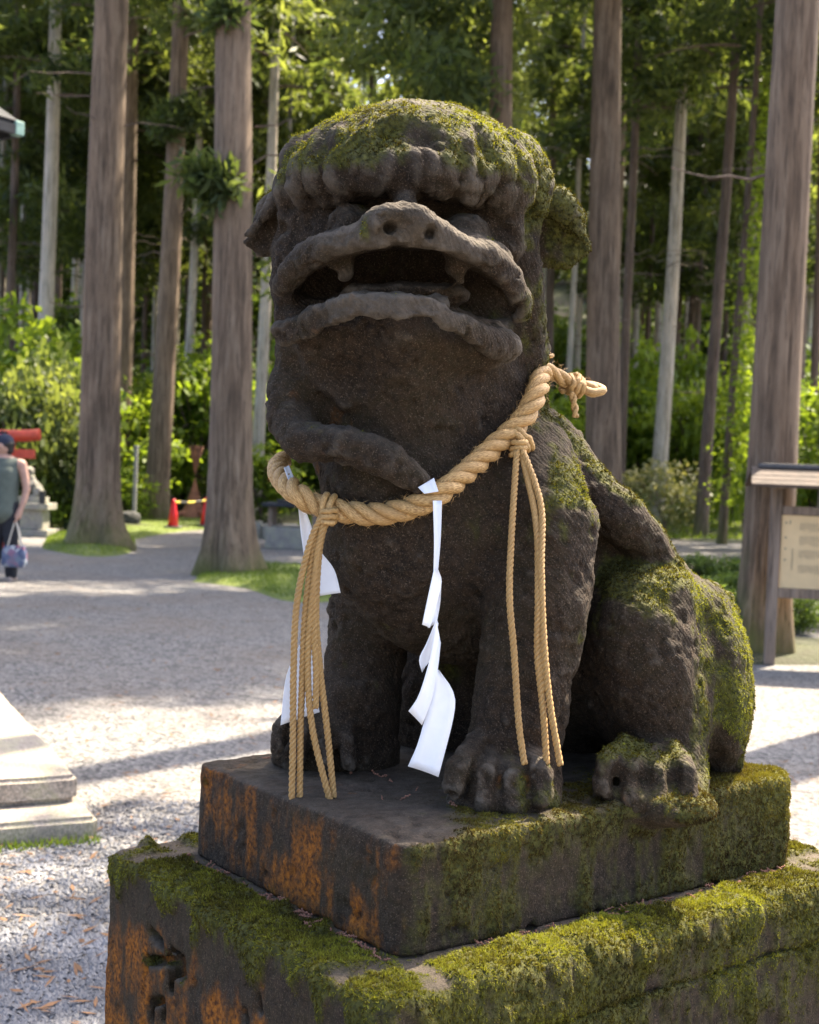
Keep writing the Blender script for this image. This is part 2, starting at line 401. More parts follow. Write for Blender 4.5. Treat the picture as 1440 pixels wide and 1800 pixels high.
# eye sockets, eyes
S.slot([(540, 412, 12), (590, 388, 24), (650, 366, 22), (720, 352, 18), (780, 372, 22), (835, 396, 28), (895, 428, 16)], 1.55, 1.775, .014)
S.ell(618, 392, 1.765, 40, 30, .036, k=.008)
S.ell(812, 406, 1.765, 44, 30, .036, k=.008)
# muzzle: upper lip ridge, nose
S.chain([(497, 500, 1.76, 22), (530, 462, 1.72, 26), (585, 432, 1.676, 31), (650, 418, 1.650, 30), (715, 416, 1.640, 27), (790, 428, 1.655, 30), (850, 452, 1.684, 31), (893, 490, 1.725, 27), (912, 540, 1.77, 22)], .018)
S.ell(706, 458, 1.76, 192, 52, .10, k=.025)
S.ell(708, 384, 1.645, 62, 28, .042, k=.010)
S.chain([(712, 362, 1.69, 22), (714, 340, 1.72, 22)], .012)
S.chain([(668, 392, 1.625, 22), (645, 392, 1.645, 16)], .010)
S.chain([(748, 394, 1.625, 22), (776, 404, 1.645, 18)], .010)
S.ell(684, 396, 1.606, 13, 11, .040, k=.003, sub=True)
S.ell(756, 402, 1.606, 13, 11, .040, k=.003, sub=True)
# lower jaw and throat
S.ell(705, 605, 1.855, 198, 74, .10, k=.03)
S.chain([(700, 580, 1.735, 50), (715, 690, 1.855, 110)], .04)
S.chain([(560, 592, 1.79, 40), (700, 575, 1.725, 40), (850, 606, 1.79, 38)], .03)
S.chain([(495, 582, 1.775, 17), (540, 566, 1.73, 20), (590, 534, 1.67, 18), (622, 522, 1.645, 17), (700, 530, 1.632, 18), (768, 524, 1.645, 17), (800, 556, 1.67, 19), (848, 590, 1.72, 21), (893, 604, 1.765, 20)], .012)
S.chain([(497, 598, 1.775, 12), (545, 586, 1.725, 14), (595, 556, 1.664, 13), (640, 546, 1.640, 13), (700, 552, 1.630, 13), (760, 548, 1.640, 13), (800, 578, 1.668, 14), (848, 606, 1.72, 15), (890, 618, 1.765, 13)], .006)
S.chain([(545, 640, 1.735, 26), (600, 612, 1.672, 28), (700, 604, 1.640, 30), (790, 614, 1.668, 28), (855, 652, 1.735, 24)], .008, sub=True)
# mouth
S.slot([(532, 513, 8), (566, 496, 27), (620, 478, 31), (690, 472, 35), (760, 478, 35), (820, 507, 40), (865, 532, 32), (903, 546, 8)], 1.5, 1.86, .010)
S.chain([(600, 462, 1.72, 22), (606, 478, 1.72, 13)], .012)
S.chain([(800, 470, 1.72, 24), (806, 492, 1.72, 14)], .012)
S.chain([(630, 530, 1.70, 20), (700, 528, 1.68, 18), (775, 532, 1.70, 20)], .012)
S.ell(715, 520, 1.78, 110, 22, .07, k=.01)
# cut flat a little under the plinth top
S.fn(lambda P: P[:, 2] - (PT - .012), .004, True)

V, F = surface(S, (-.36, 1.55, .93), (.70, 2.42, 1.97), .0052)
Nn = vnormals(V, F)
up = Nn[:, 2]
rel = fbm(V, 9, 4, 3) * .0075 + fbm(V, 42, 3, 11) * .0048 + fbm(V, 120, 2, 23) * .0026
pits = np.clip(fbm(V, 60, 3, 31) - .18, 0, 1) * .014
hair = (1 - np.abs(vnoise(V * np.array([1, 1, .3]) + .02 * fbm(V, 20, 2, 43)[:, None], 38, 41)) ** 1.5) * .014 * sst(V[:, 2], 1.755, 1.79) * (1 - .7 * sst(V[:, 2], 1.86, 1.90))
V = V + Nn * (rel - pits + hair)[:, None]
LION_SDF = S
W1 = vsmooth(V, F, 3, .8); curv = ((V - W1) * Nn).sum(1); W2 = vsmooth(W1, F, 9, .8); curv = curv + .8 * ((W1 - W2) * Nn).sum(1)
cw = (V - CAM); dd_ = cw @ fwd; QX = 720 + FPX * (cw @ rgt) / dd_; QY = 900 - FPX * (cw @ upv) / dd_
n1 = fbm(V, 11, 5, 51, .6); n2 = fbm(V * np.array([1, 1, .45]), 30, 4, 57, .6)
zt = V[:, 2]
head_top = sst(zt, 1.80, 1.88) * sst(up, -.1, .5)
fringe = sst(zt, 1.755, 1.82) * sst(up, -.8, .1) * (.72 + .34 * fbm(V * np.array([1, 1, .12]), 24, 3, 59))
flank = sst(up, .15, .6) * sst(QX, 930, 990) * (zt < 1.62)
tailm = sst(QX, 1185, 1235) * sst(zt, .95, 1.0) * .85 * (up > -.35)
ear = sst(QX, 925, 960) * (zt > 1.6) * sst(up, -.35, .35) * .9
side = sst(QX, 895, 930) * (zt > 1.45) * (zt < 1.80) * .74
feet = sst(-zt, -1.045, -.985) * sst(QX, 790, 860) * .50 * (up > -.4)
should = sst(QX, 900, 960) * (zt > 1.18) * (zt < 1.55) * .42
general = .20 + .14 * up
mk = np.maximum.reduce([head_top * .90, fringe * 1.12, flank * .88, tailm, ear, side, feet, should, general])
n4 = fbm(V * np.array([1, 1, .22]), 75, 3, 58, .6)
moss = sst(mk + .60 * n1 + .42 * n2 + .34 * n4, .54, .86)
bare = sst(zt, 1.89, 1.905) * np.exp(-((QX - 725) / 75) ** 2)                   # bald crown
moss = moss * (1 - .75 * bare) * (1 - .65 * (sst(QX, 1030, 1050) * sst(-QX, -1250, -1225) * sst(QY, 1330, 1350) * (QY < 1450)))
worn_lit = np.clip(sst(curv, .0012, .0055) * (.55 + .8 * n2) + sst(up, .25, .8) * .45 * (.5 + n1) + bare * .8 + .5 * np.exp(-((QY - 420) / 45) ** 2) * sst(-V[:, 1], -1.70, -1.66) + .65 * np.exp(-((QY - 530) / 34) ** 2) * sst(-V[:, 1], -1.72, -1.66), 0, .85)  # wear, plus lit-edge contrast painted along convex stone
algae = sst(feet * .6 + .7 * n2 + .3 * n1, .5, .8) * sst(-zt, -1.06, -1.0) + .25 * sst(n2, .25, .5) * (QX < 620) * (zt > 1.4) * (zt < 1.65)
lion = empty('guardian_lion_statue', tuple(ab(0, 0, PT - .14)))
tag(lion, 'large dark mossy stone guardian lion with open mouth seated on its own plinth', 'statue')
me = mesh_np('lion_body', V, F); fattr(me, 'moss', moss); fattr(me, 'worn_lit', worn_lit); fattr(me, 'algae', np.clip(algae, 0, 1))
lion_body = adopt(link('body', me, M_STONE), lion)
LV, LF, LN = V, F, vnormals(V, F)
bvh = BVHTree.FromPolygons([tuple(v) for v in V.tolist()], F.tolist())
def hit(px, py, dflt=None):
    v = fwd + rgt * (px - 720) / FPX - upv * (py - 900) / FPX; l = np.linalg.norm(v)
    loc, nrm, i, dist = bvh.ray_cast(Vector(CAM), Vector(v / l))
    return dflt if loc is None else float((np.array(loc) - CAM) @ fwd)

def tufts(name, V, F, mask, count, length, width, m, parent, seed=1, hang=.0, k=5, tone=None, lift=.0):
    """moss: thousands of short blades standing on the stone, one mesh of uncountable stuff"""
    g = np.random.default_rng(seed)
    A, B, C, D = V[F[:, 0]], V[F[:, 1]], V[F[:, 2]], V[F[:, 3]]
    n = np.cross(C - A, D - B); ar = np.linalg.norm(n, axis=1); fm = mask[F].mean(1); w = ar * fm
    idx = g.choice(len(F), count, p=w / w.sum()); a, b = g.random((2, count, 1))
    P = (A[idx] * (1 - a) + B[idx] * a) * (1 - b) + (D[idx] * (1 - a) + C[idx] * a) * b
    nn = n[idx] / (ar[idx][:, None] + 1e-12); steep = 1 - np.clip(nn[:, 2:3], 0, 1)
    P = np.repeat(P, k, 0); nn = np.repeat(nn, k, 0); steep = np.repeat(steep, k, 0); fmr = np.repeat(fm[idx], k)
    P = P + g.normal(0, length * .16, P.shape) * (1 - .7 * np.abs(nn))
    d = nn * .62 + g.normal(0, .62, P.shape) - np.array([0, 0, 1.0]) * steep * hang + np.array([0, 0, .2]); d /= np.linalg.norm(d, axis=1)[:, None]
    L = length * (1 - .4 * steep[:, 0]) * (.5 + g.random(len(P))) * (.45 + .55 * fmr); s = np.cross(d, g.normal(0, 1, P.shape)); s /= np.linalg.norm(s, axis=1)[:, None] + 1e-9
    s = s * (width * (.6 + .8 * g.random((len(P), 1)))); P = P - nn * .001 + nn * lift
    T = P + d * L[:, None]; T[:, 2] -= (steep[:, 0] * hang * L * .4)
    VV = np.stack([P - s, P + s, T], 1).reshape(-1, 3); FF = np.arange(len(VV)).reshape(-1, 3)
    me = mesh_np(name, VV, FF, False)
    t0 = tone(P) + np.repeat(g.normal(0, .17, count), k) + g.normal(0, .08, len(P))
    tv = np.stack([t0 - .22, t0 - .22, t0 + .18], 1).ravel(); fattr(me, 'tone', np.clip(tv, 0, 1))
    o = adopt(link(name, me, m), parent); o['kind'] = 'stuff'; return o
ltone = lambda P: .30 + .40 * sst(P[:, 2], 1.78, 1.9) + .25 * (P[:, 0] > .42) * (P[:, 2] < 1.4) + .6 * fbm(P, 16, 3, 99)  # moss tone raised on crown and haunch: sunlit brightness painted in
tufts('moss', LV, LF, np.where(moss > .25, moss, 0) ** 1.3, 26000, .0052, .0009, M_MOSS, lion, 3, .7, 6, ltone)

# ------------------------------------------------------------------ plinth and pedestal blocks
def rbox(P, ha, hb, z0, z1, rc, re):
    q = to_ab(P); dx = np.abs(q[:, 0]) - ha + rc; dy = np.abs(q[:, 1]) - hb + rc
    d2 = np.hypot(np.maximum(dx, 0), np.maximum(dy, 0)) + np.minimum(np.maximum(dx, dy), 0) - rc
    dz = np.abs(q[:, 2] - (z0 + z1) / 2) - (z1 - z0) / 2
    x = d2 + re; y = dz + re
    return np.hypot(np.maximum(x, 0), np.maximum(y, 0)) + np.minimum(np.maximum(x, y), 0) - re
def block(name, f, lo, hi, h, parent, m, masks, amp=1.0, lump=.004):
    V, F = surface(f, lo, hi, h); Nn = vnormals(V, F)
    V = V + Nn * ((fbm(V, 7, 4, 71) * .0035 + fbm(V, 34, 3, 72) * .0022 + fbm(V, 120, 2, 73) * .0010 - np.clip(fbm(V, 45, 3, 74) - .3, 0, 1) * .018) * amp)[:, None]
    Nn = vnormals(V, F); moss, worn_lit, algae = masks(V, Nn)
    V = V + Nn * (np.clip(moss, 0, 1) * lump * (.35 + np.clip(fbm(V, 34, 3, 75, .6) + .25, 0, 1) * 1.6))[:, None]
    me = mesh_np(name, V, F); fattr(me, 'moss', np.clip(moss, 0, 1)); fattr(me, 'worn_lit', np.clip(worn_lit, 0, 1)); fattr(me, 'algae', np.clip(algae, 0, 1))
    return adopt(link(name, me, m), parent), V, F, np.clip(moss, 0, 1), np.clip(algae, 0, 1)
def plinth_sdf(P):
    d = rbox(P, .384, .261, PB - .002, PT, .030, .007)
    for (x, y, dd, r) in ((1175, 1412, 1.83, 62),):       # lump of stone left under the hind paw
        c = pix(x, y, dd); e = np.linalg.norm((P - c) / np.array([1.3, 1.3, .6]), axis=1) - pxm(r, dd)
        h = np.clip(.5 + .5 * (d - e) / .035, 0, 1); d = d * (1 - h) + e * h - .035 * h * (1 - h)
    return d
def plinth_masks(V, Nn):
    q = to_ab(V); up = Nn[:, 2]; n1 = fbm(V, 10, 5, 81, .6); n2 = fbm(V * np.array([1, 1, .35]), 40, 4, 82, .6)
    frontf = sst(Nn @ np.array([AU[0], AU[1], 0]), .4, .8); sidef = sst(Nn @ np.array([AV[0], AV[1], 0]), .4, .8)
    frontf = frontf * sst(q[:, 0], .30, .36); top = sst(up, .4, .8); hgt = (q[:, 2] - PB) / (PT - PB)
    rear = sst(-q[:, 0], -.02, .3)
    mt = top * (.10 + .62 * sst(q[:, 1], -.02, .2) * sst(-q[:, 0], -.40, -.20) + .35 * rear)
    ms = sidef * (.58 + .25 * rear + .2 * sst(hgt, .5, 1.) + .1 * sst(-q[:, 0], -.36, -.25))
    mf = frontf * (.12 + .25 * sst(-hgt, -.35, -.0))
    n4 = fbm(V * np.array([1, 1, .16]), 80, 3, 83, .6); moss = sst(np.maximum.reduce([mt, ms, mf]) + .5 * n1 + .40 * n2 + .42 * n4, .44, .95)
    al = frontf * (.42 + .18 * sst(-hgt, -.7, -.2)) + sidef * .12 + top * .12 * sst(q[:, 0], .1, .25)
    algae = sst(al + .8 * n1 + .45 * n2 + .45 * n4, .42, .95) * (1 - .6 * moss)
    worn_lit = top * .55 * (.6 + n2) * (1 - moss) + .3 * frontf * sst(n1, .2, .5) * .3
    return moss, worn_lit, algae
bb = lambda pad: ((-.45 - pad, 1.40 - pad), (.78 + pad, 2.62 + pad))
pl, PV, PF, pm, pa = block('plinth', plinth_sdf, (-.36, 1.50, PB - .02), (.68, 2.50, PT + .02), .0056, lion, M_PLINTH, plinth_masks)
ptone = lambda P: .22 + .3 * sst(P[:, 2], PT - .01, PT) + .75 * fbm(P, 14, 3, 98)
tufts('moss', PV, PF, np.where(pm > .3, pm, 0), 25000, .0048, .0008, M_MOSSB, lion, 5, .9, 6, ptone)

pedestal = empty('stone_pedestal', tuple(ab(0, 0, 0)))
tag(pedestal, 'moss carpeted stone pedestal with carved characters under the large lion', 'pedestal')
strokes = [((265, 1640), (283, 1662), 9), ((258, 1688), (286, 1692), 8), ((296, 1690), (318, 1712), 13), ((300, 1712), (300, 1738), 11), ((262, 1762), (266, 1800), 6), ((285, 1760), (284, 1796), 7), ((262, 1762), (285, 1760), 5),
           ((455, 1755), (456, 1778), 7), ((430, 1783), (434, 1800), 8), ((300, 1668), (322, 1690), 5)]
def face_pt(px, py):                                                            # point of the pedestal's front face on this sight line
    v = fwd + rgt * (px - 720) / FPX - upv * (py - 900) / FPX; n = np.array([AU[0], AU[1], 0])
    p0 = ab(.487, 0, .6); return CAM + v * (((p0 - CAM) @ n) / (v @ n))
ST = [(face_pt(*a), face_pt(*b), pxm(r * 1.15 + 1.5, 1.75)) for a, b, r in strokes]
NF = np.array([AU[0], AU[1], 0])
def ped_sdf(P):
    d = rbox(P, .487, .352, .30, PB, .040, .022)
    q = to_ab(P); g = np.hypot(q[:, 1] - .352, (q[:, 2] - .738) * 1.2) - .009    # joint groove along the side
    d = np.maximum(d, -np.where(q[:, 0] < .30, g, g + .02 * (q[:, 0] - .30) * 10))
    for a, b, r in ST:
        ba = b - a; h = np.clip(((P - a) @ ba) / (ba @ ba), 0, 1); w = P - a - h[:, None] * ba; dn = w @ NF
        e = np.maximum(np.linalg.norm(w - dn[:, None] * NF, axis=1) - r, -dn - .024)
        d = np.maximum(d, -e)
    return d
def ped_masks(V, Nn):
    q = to_ab(V); up = Nn[:, 2]; n1 = fbm(V, 8, 5, 91, .6); n2 = fbm(V * np.array([1, 1, .3]), 36, 4, 92, .6)
    n3 = fbm(V * np.array([1, 1, .12]), 26, 3, 93)
    frontf = sst(Nn @ np.array([AU[0], AU[1], 0]), .35, .8); sidef = sst(Nn @ np.array([AV[0], AV[1], 0]), .35, .8)
    top = sst(up, .25, .7); dep = PB - q[:, 2]
    gap = np.minimum(np.abs(np.abs(q[:, 0]) - .384), np.abs(np.abs(q[:, 1]) - .261)); inner = np.maximum(np.abs(q[:, 0]) / .384, np.abs(q[:, 1]) / .261)
    crack = sst(-gap, -.032, -.012) * sst(vnoise(V, 9, 94), -.75, -.25)
    mt = top * (1.05 - .62 * crack - .75 * sst(-q[:, 1], .27, .33) * sst(q[:, 0], .40, .46))
    mf = frontf * (.95 - dep / .075 + 1.1 * n3)
    ms = sidef * (.78 - dep * .9)
    moss = sst(np.maximum.reduce([mt, mf, ms]) + .42 * n1 + .32 * n2 + .30 * fbm(V * np.array([1, 1, .3]), 85, 3, 95, .6), .42, .82)
    algae = sst(frontf * (.34 + .45 * sst(dep, .03, .12)) + sidef * .06 + .8 * n1 + .6 * n2, .52, .95) * (1 - .7 * moss)
    near = np.min([np.linalg.norm(V - (a + b) / 2, axis=1) for a, b, r in ST], axis=0); moss = moss * sst(near, .018, .034); algae = algae * sst(near, .008, .022)
    return moss, top * .5 * (1 - moss), algae
pb, QV, QF, qm, qa = block('upper_block', ped_sdf, (-.60, 1.22, .42), (.80, 2.75, PB + .03), .0066, pedestal, M_PLINTH, ped_masks, lump=.0075)
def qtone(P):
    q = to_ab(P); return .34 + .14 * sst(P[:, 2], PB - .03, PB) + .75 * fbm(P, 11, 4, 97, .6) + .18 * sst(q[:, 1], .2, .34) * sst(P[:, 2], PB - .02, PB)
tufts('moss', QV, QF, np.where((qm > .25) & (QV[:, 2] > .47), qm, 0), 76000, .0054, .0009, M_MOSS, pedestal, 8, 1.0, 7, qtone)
mb = MB(); mb.box((0, 0, 0), (1.2, .92, .36)); rotp = Matrix.Rotation(math.atan2(AU[1], AU[0]), 3, 'Z')
lowb = MB().box(ab(0, 0, .30), (1.06, .78, .262), np.array(rotp)).build('middle_block', M_PLINTH, bevel=.012); adopt(lowb, pedestal)
lowb = MB().box(ab(0, 0, .085), (1.30, 1.02, .17), np.array(rotp)).build('base_block', M_PLINTH, bevel=.015); adopt(lowb, pedestal)

# ------------------------------------------------------------------ straw rope, tassels, paper streamers
def straw_mat(name, a, b):
    m, nt, bs = mat(name); uv = N(nt, 'ShaderNodeUVMap'); mp = N(nt, 'ShaderNodeMapping'); mp.inputs['Scale'].default_value = (26, 5, 1)
    nt.links.new(uv.outputs[0], mp.inputs[0]); f = noise(nt, 1.0, 4, mp.outputs[0], .6); g = noise(nt, 18, 3, objco(nt))
    c = ramp(nt, f, [(.30, tuple(x * .6 for x in a)), (.42, a), (.62, b)]); c = mixc(nt, ramp(nt, g, [(.4, (0, 0, 0)), (.7, (.65,) * 3)]), c, (b[0] * .62, b[1] * .55, b[2] * .5))
    nt.links.new(c, bs.inputs['Base Color']); bs.inputs['Roughness'].default_value = .55; bump(nt, bs, f, .8, .0014); return m
M_STRAW = straw_mat('straw_rope', (.30, .16, .05), (.66, .43, .17))
M_CORD = straw_mat('straw_cord', (.34, .18, .055), (.66, .43, .165))
M_PAPER = plain('white_paper', (.82, .83, .86), .7, .03, 60, bmp=.05)
def strand_mesh(name, P, R0, r, pitch, ph, n=8, flat=1.0):
    L = np.r_[0, np.cumsum(np.linalg.norm(np.diff(P, axis=0), axis=1))]; T, Nv, B = frames(P)
    a = ph + 2 * math.pi * L / pitch; R0 = np.broadcast_to(R0, L.shape); r = np.broadcast_to(r, L.shape)
    Q = P + (Nv * np.cos(a)[:, None] + B * np.sin(a)[:, None]) * R0[:, None]
    V, F = tube_np(Q, r, n); me = mesh_np(name, V, F)
    uv = me.uv_layers.new(name='UVMap'); li = np.empty(len(me.loops), np.int32); me.loops.foreach_get('vertex_index', li)
    u = (li % n) / n; u = np.abs(u * 2 - 1); v = L[np.minimum(li // n, len(L) - 1)] / .02
    uv.data.foreach_set('uv', np.stack([u, v], 1).astype(np.float32).ravel()); return me
def on_lion(pts, gap, dflt=1.8):
    out = []
    for p in pts:
        d = p[2] if len(p) > 2 else (hit(p[0], p[1], dflt) - gap)
        out.append(pix(p[0], p[1], d))
    return np.array(out)
rope_px = [(1048, 686, 1.965), (1020, 680, 1.955), (985, 664, 1.935), (955, 652, 1.905), (944, 690, 1.855), (918, 738), (872, 782), (822, 828), (772, 868), (720, 893), (660, 904), (600, 898), (556, 888), (520, 866), (496, 842, 1.84), (488, 822, 1.90), (500, 806, 1.96)]
def solve_depths(pp, gap, n_s=3):
    d = np.array([p[2] if len(p) > 2 else hit(p[0], p[1], 1.80) - gap for p in pp]); free = np.array([len(p) == 2 for p in pp])
    for _ in range(n_s):
        e = d.copy(); e[1:-1] = np.minimum(d[1:-1], .5 * (d[:-2] + d[2:])); d = np.where(free, e, d)
    return np.array([pix(p[0], p[1], q) for p, q in zip(pp, d)])
RP = spline(solve_depths(rope_px, .012), 330)
rope = empty('straw_rope', tuple(RP[150])); tag(rope, 'thick twisted pale straw rope tied round the neck of the large stone lion', 'rope')
Lr = np.linspace(0, 1, len(RP)); taper = .72 + .28 * sst(Lr, .10, .22); taper *= 1 - .15 * sst(Lr, .85, 1)
for k in range(3):
    adopt(link('strand', strand_mesh('strand', RP, .0084 * taper, .0081 * taper, .082, k * 2.094, 10), M_STRAW), rope)
def lash(center, axis, r, turns, cr, name, parent, m=M_CORD):
    axis = np.array(axis, float); axis /= np.linalg.norm(axis); n = np.cross(axis, [0.1, .2, 1]); n /= np.linalg.norm(n); b = np.cross(axis, n)
    t = np.linspace(0, 2 * math.pi * turns, int(turns * 18)); g = np.random.default_rng(int(abs(center[0]) * 1e4))
    P = center + np.outer(np.cos(t), n) * r + np.outer(np.sin(t), b) * r + np.outer((t / t[-1] - .5) * cr * 2 * turns, axis) + g.normal(0, cr * .18, (len(t), 3))
    return adopt(link(name, strand_mesh(name, P, 0, cr, .1, 0, 7), m), parent)
k0 = pix(1008, 678, 1.95); lash(k0, RP[20] - RP[2], .0125, 3.2, .0045, 'binding', rope)
lash(k0 + np.array([0, 0, .004]), (RP[20] - RP[2]) + np.array([.0, 0, .03]), .013, 2.2, .0042, 'binding', rope)
for pts, nm in (([(1006, 690, 1.935), (1010, 712, 1.932), (1012, 733, 1.93)], 'loose_end'), ([(946, 652, 1.91), (955, 634, 1.915), (970, 622, 1.92)], 'loose_end')):
    P = spline([pix(*p) for p in pts], 30)
    e = empty_l = None
    for k in range(2):
        o = adopt(link(nm, strand_mesh(nm, P, .0026, .0032, .03, k * math.pi, 7), M_CORD), rope)
tip = spline([pix(*p) for p in ((1022, 682, 1.955), (1042, 690, 1.95), (1060, 686, 1.955), (1044, 678, 1.965), (1020, 676, 1.965))], 40)
adopt(link('rope_tip', strand_mesh('rope_tip', tip, 0, .0065, .1, 0, 8), M_STRAW), rope)

def tassel(knot, cords, label, gap, dmax):
    kp = pix(*knot); e = empty('rope_tassel', tuple(kp)); tag(e, label, 'tassel', 'tassels on the lion rope')
    tang = RP[np.argmin(np.linalg.norm(RP - kp, axis=1)) + 4] - RP[np.argmin(np.linalg.norm(RP - kp, axis=1)) - 4]
    lash(kp, tang, .0185, 2.2, .0046, 'knot', e); lash(kp + (pix(knot[0], knot[1] + 14, knot[2] - .016) - kp), (0.1, 0, 1), .009, 2.5, .004, 'knot', e)
    for i, c in enumerate(cords):
        d0 = knot[2] - .02
        P = spline([pix(x, y, d0 + (dmax - d0) * min(1, (y - knot[1]) / 250) + .004 * (i % 2)) for x, y in c], 260)
        cord = None
        for k in range(3):
            me = strand_mesh('cord', P, .0023, .0026, .022, k * 2.094, 6)
            if k == 0: cord = adopt(link('cord', me, M_CORD), e)
            else: o = link('cord_strand', me, M_CORD); o.parent = cord
    return e
dk1 = float((RP[np.argmin([abs(720 + FPX * ((p - CAM) @ rgt) / ((p - CAM) @ fwd) - 578) + (0 if (p - CAM) @ fwd < 1.85 else 999) for p in RP])] - CAM) @ fwd)
dk2 = float((RP[np.argmin([abs(720 + FPX * ((p - CAM) @ rgt) / ((p - CAM) @ fwd) - 908) + (0 if (p - CAM) @ fwd < 1.88 else 999) for p in RP])] - CAM) @ fwd)
tassel((578, 894, dk1), [[(566, 908), (545, 955), (522, 1060), (516, 1180), (515, 1300), (513, 1408)], [(569, 908), (551, 965), (537, 1075), (531, 1200), (528, 1300), (527, 1412)],
        [(573, 908), (558, 975), (546, 1080), (541, 1180), (550, 1285), (580, 1408)], [(576, 908), (562, 965), (556, 1080), (563, 1180), (576, 1290), (587, 1402)],
        [(570, 910), (556, 990), (552, 1100), (556, 1180), (555, 1245)]],
       'straw tassel hanging clear in front of the far foreleg over the plinth edge', .01, dk1 - .012)
tassel((912, 774, dk2), [[(909, 792), (905, 850), (899, 950), (896, 1050), (904, 1150), (912, 1270), (922, 1343)], [(915, 792), (930, 850), (944, 930), (946, 1050), (945, 1150), (955, 1250), (961, 1343)],
        [(919, 792), (941, 850), (953, 905), (952, 1000), (956, 1120), (966, 1230), (985, 1345)], [(916, 792), (926, 835), (940, 900), (950, 1010), (950, 1140), (957, 1215)]],
       'straw tassel hanging against the shoulder and near foreleg', .01, min(hit(930, y, 2) for y in range(1000, 1340, 30)) - .012)

def streamer(name, panels, label):
    e = empty(name, tuple(pix(*panels[0][1][0]))); tag(e, label, 'paper streamer', 'paper streamers on the lion rope')
    for nm, Lf, Rt in panels:
        A = spline([pix(*p) for p in Lf], 14); B = spline([pix(*p) for p in Rt], 14); t = np.linspace(0, 1, 5)
        G = A[:, None, :] * (1 - t)[None, :, None] + B[:, None, :] * t[None, :, None]
        G += fwd[None, None, :] * (np.sin(t * math.pi) * .0035)[None, :, None]
        F = [(i * 5 + j, i * 5 + j + 1, (i + 1) * 5 + j + 1, (i + 1) * 5 + j) for i in range(13) for j in range(4)]
        o = adopt(link(nm, mesh_np(nm, G.reshape(-1, 3), F), M_PAPER), e); s = o.modifiers.new('thick', 'SOLIDIFY'); s.thickness = .0005
    return e
D = hit(767, 872, 1.75) - .035
streamer('paper_streamer', [('tab', [(735, 857, D + .01), (746, 868, D + .002)], [(763, 840, D + .012), (771, 864, D + .004)]),
    ('fold', [(761, 880, D - .003), (763, 950, D - .006), (762, 1006, D - .006)], [(777, 880, D - .003), (775, 945, D - .004), (770, 1006, D - .004)]),
    ('fold', [(763, 1000, D - .006), (752, 1050, D - .014), (742, 1098, D - .018)], [(770, 1000, D - .004), (776, 1028, D + .002), (756, 1104, D - .012)]),
    ('fold', [(771, 1015, D + .004), (764, 1060, D + .004), (752, 1104, D - .002)], [(776, 1028, D + .004), (774, 1060, D + .008), (768, 1095, D + .008)]),
    ('fold', [(767, 1088, D), (750, 1130, D - .006), (737, 1158, D - .01), (742, 1182, D - .004)], [(771, 1096, D + .004), (763, 1135, D + .006), (756, 1160, D + .006), (748, 1172, D + .004)]),
    ('fold', [(767, 1092, D - .008), (755, 1160, D - .014), (736, 1222, D - .02), (718, 1250, D - .022)], [(775, 1130, D - .004), (770, 1175, D - .006), (759, 1230, D - .01), (742, 1275, D - .012)]),
    ('fold', [(769, 1178, D - .002), (751, 1248, D - .006), (734, 1308, D - .01), (717, 1347, D - .012)], [(772, 1178, D), (797, 1216, D + .004), (798, 1258, D + .002), (771, 1366, D - .006)])],
    'white folded paper streamer hanging between the two front legs of the lion')
D = dk1 + .025
streamer('paper_streamer', [('tab', [(499, 822, D + .01), (506, 842, D - .005), (514, 858, D - .012)], [(508, 818, D + .02), (516, 838, D + .01), (520, 856, D + .002)]),
    ('fold', [(524, 886, D), (528, 930, D), (534, 975, D)], [(534, 888, D), (549, 930, D + .004), (556, 975, D + .006)]),
    ('fold', [(555, 968, D + .01), (558, 1010, D + .01), (559, 1048, D + .01)], [(566, 972, D + .012), (588, 1002, D + .016), (599, 1042, D + .018)]),
    ('fold', [(546, 985, D + .006), (540, 1060, D + .004), (534, 1150, D)], [(556, 985, D + .008), (557, 1060, D + .008), (552, 1150, D + .006)]),
    ('fold', [(526, 1135, D + .004), (503, 1190, D), (493, 1275, D - .004)], [(552, 1115, D + .01), (552, 1190, D + .01), (562, 1252, D + .008)])],
    'white paper streamer half hidden behind the straw tassel at the plinth edge')

# loose fibres standing off the rope
g = np.random.default_rng(91); FP = []; FD = []
for q in g.integers(4, len(RP) - 4, 900):
    u = g.normal(0, 1, 3); t = RP[q + 3] - RP[q - 3]; t /= np.linalg.norm(t); u -= t * (u @ t); u /= np.linalg.norm(u); FP.append(RP[q] + u * .0155); FD.append(t * g.choice([-1, 1]) + u * g.uniform(.15, .9) + g.normal(0, .25, 3))
FP = np.array(FP); FD = np.array(FD); FD /= np.linalg.norm(FD, axis=1)[:, None]; sd_ = np.cross(FD, g.normal(0, 1, FD.shape)); sd_ /= np.linalg.norm(sd_, axis=1)[:, None]
VV = np.stack([FP - sd_ * .00035, FP + sd_ * .00035, FP + FD * g.uniform(.004, .013, (len(FP), 1))], 1).reshape(-1, 3)
o = adopt(link('loose_fibres', mesh_np('loose_fibres', VV, np.arange(len(VV)).reshape(-1, 3), False), M_CORD), rope); o['kind'] = 'stuff'

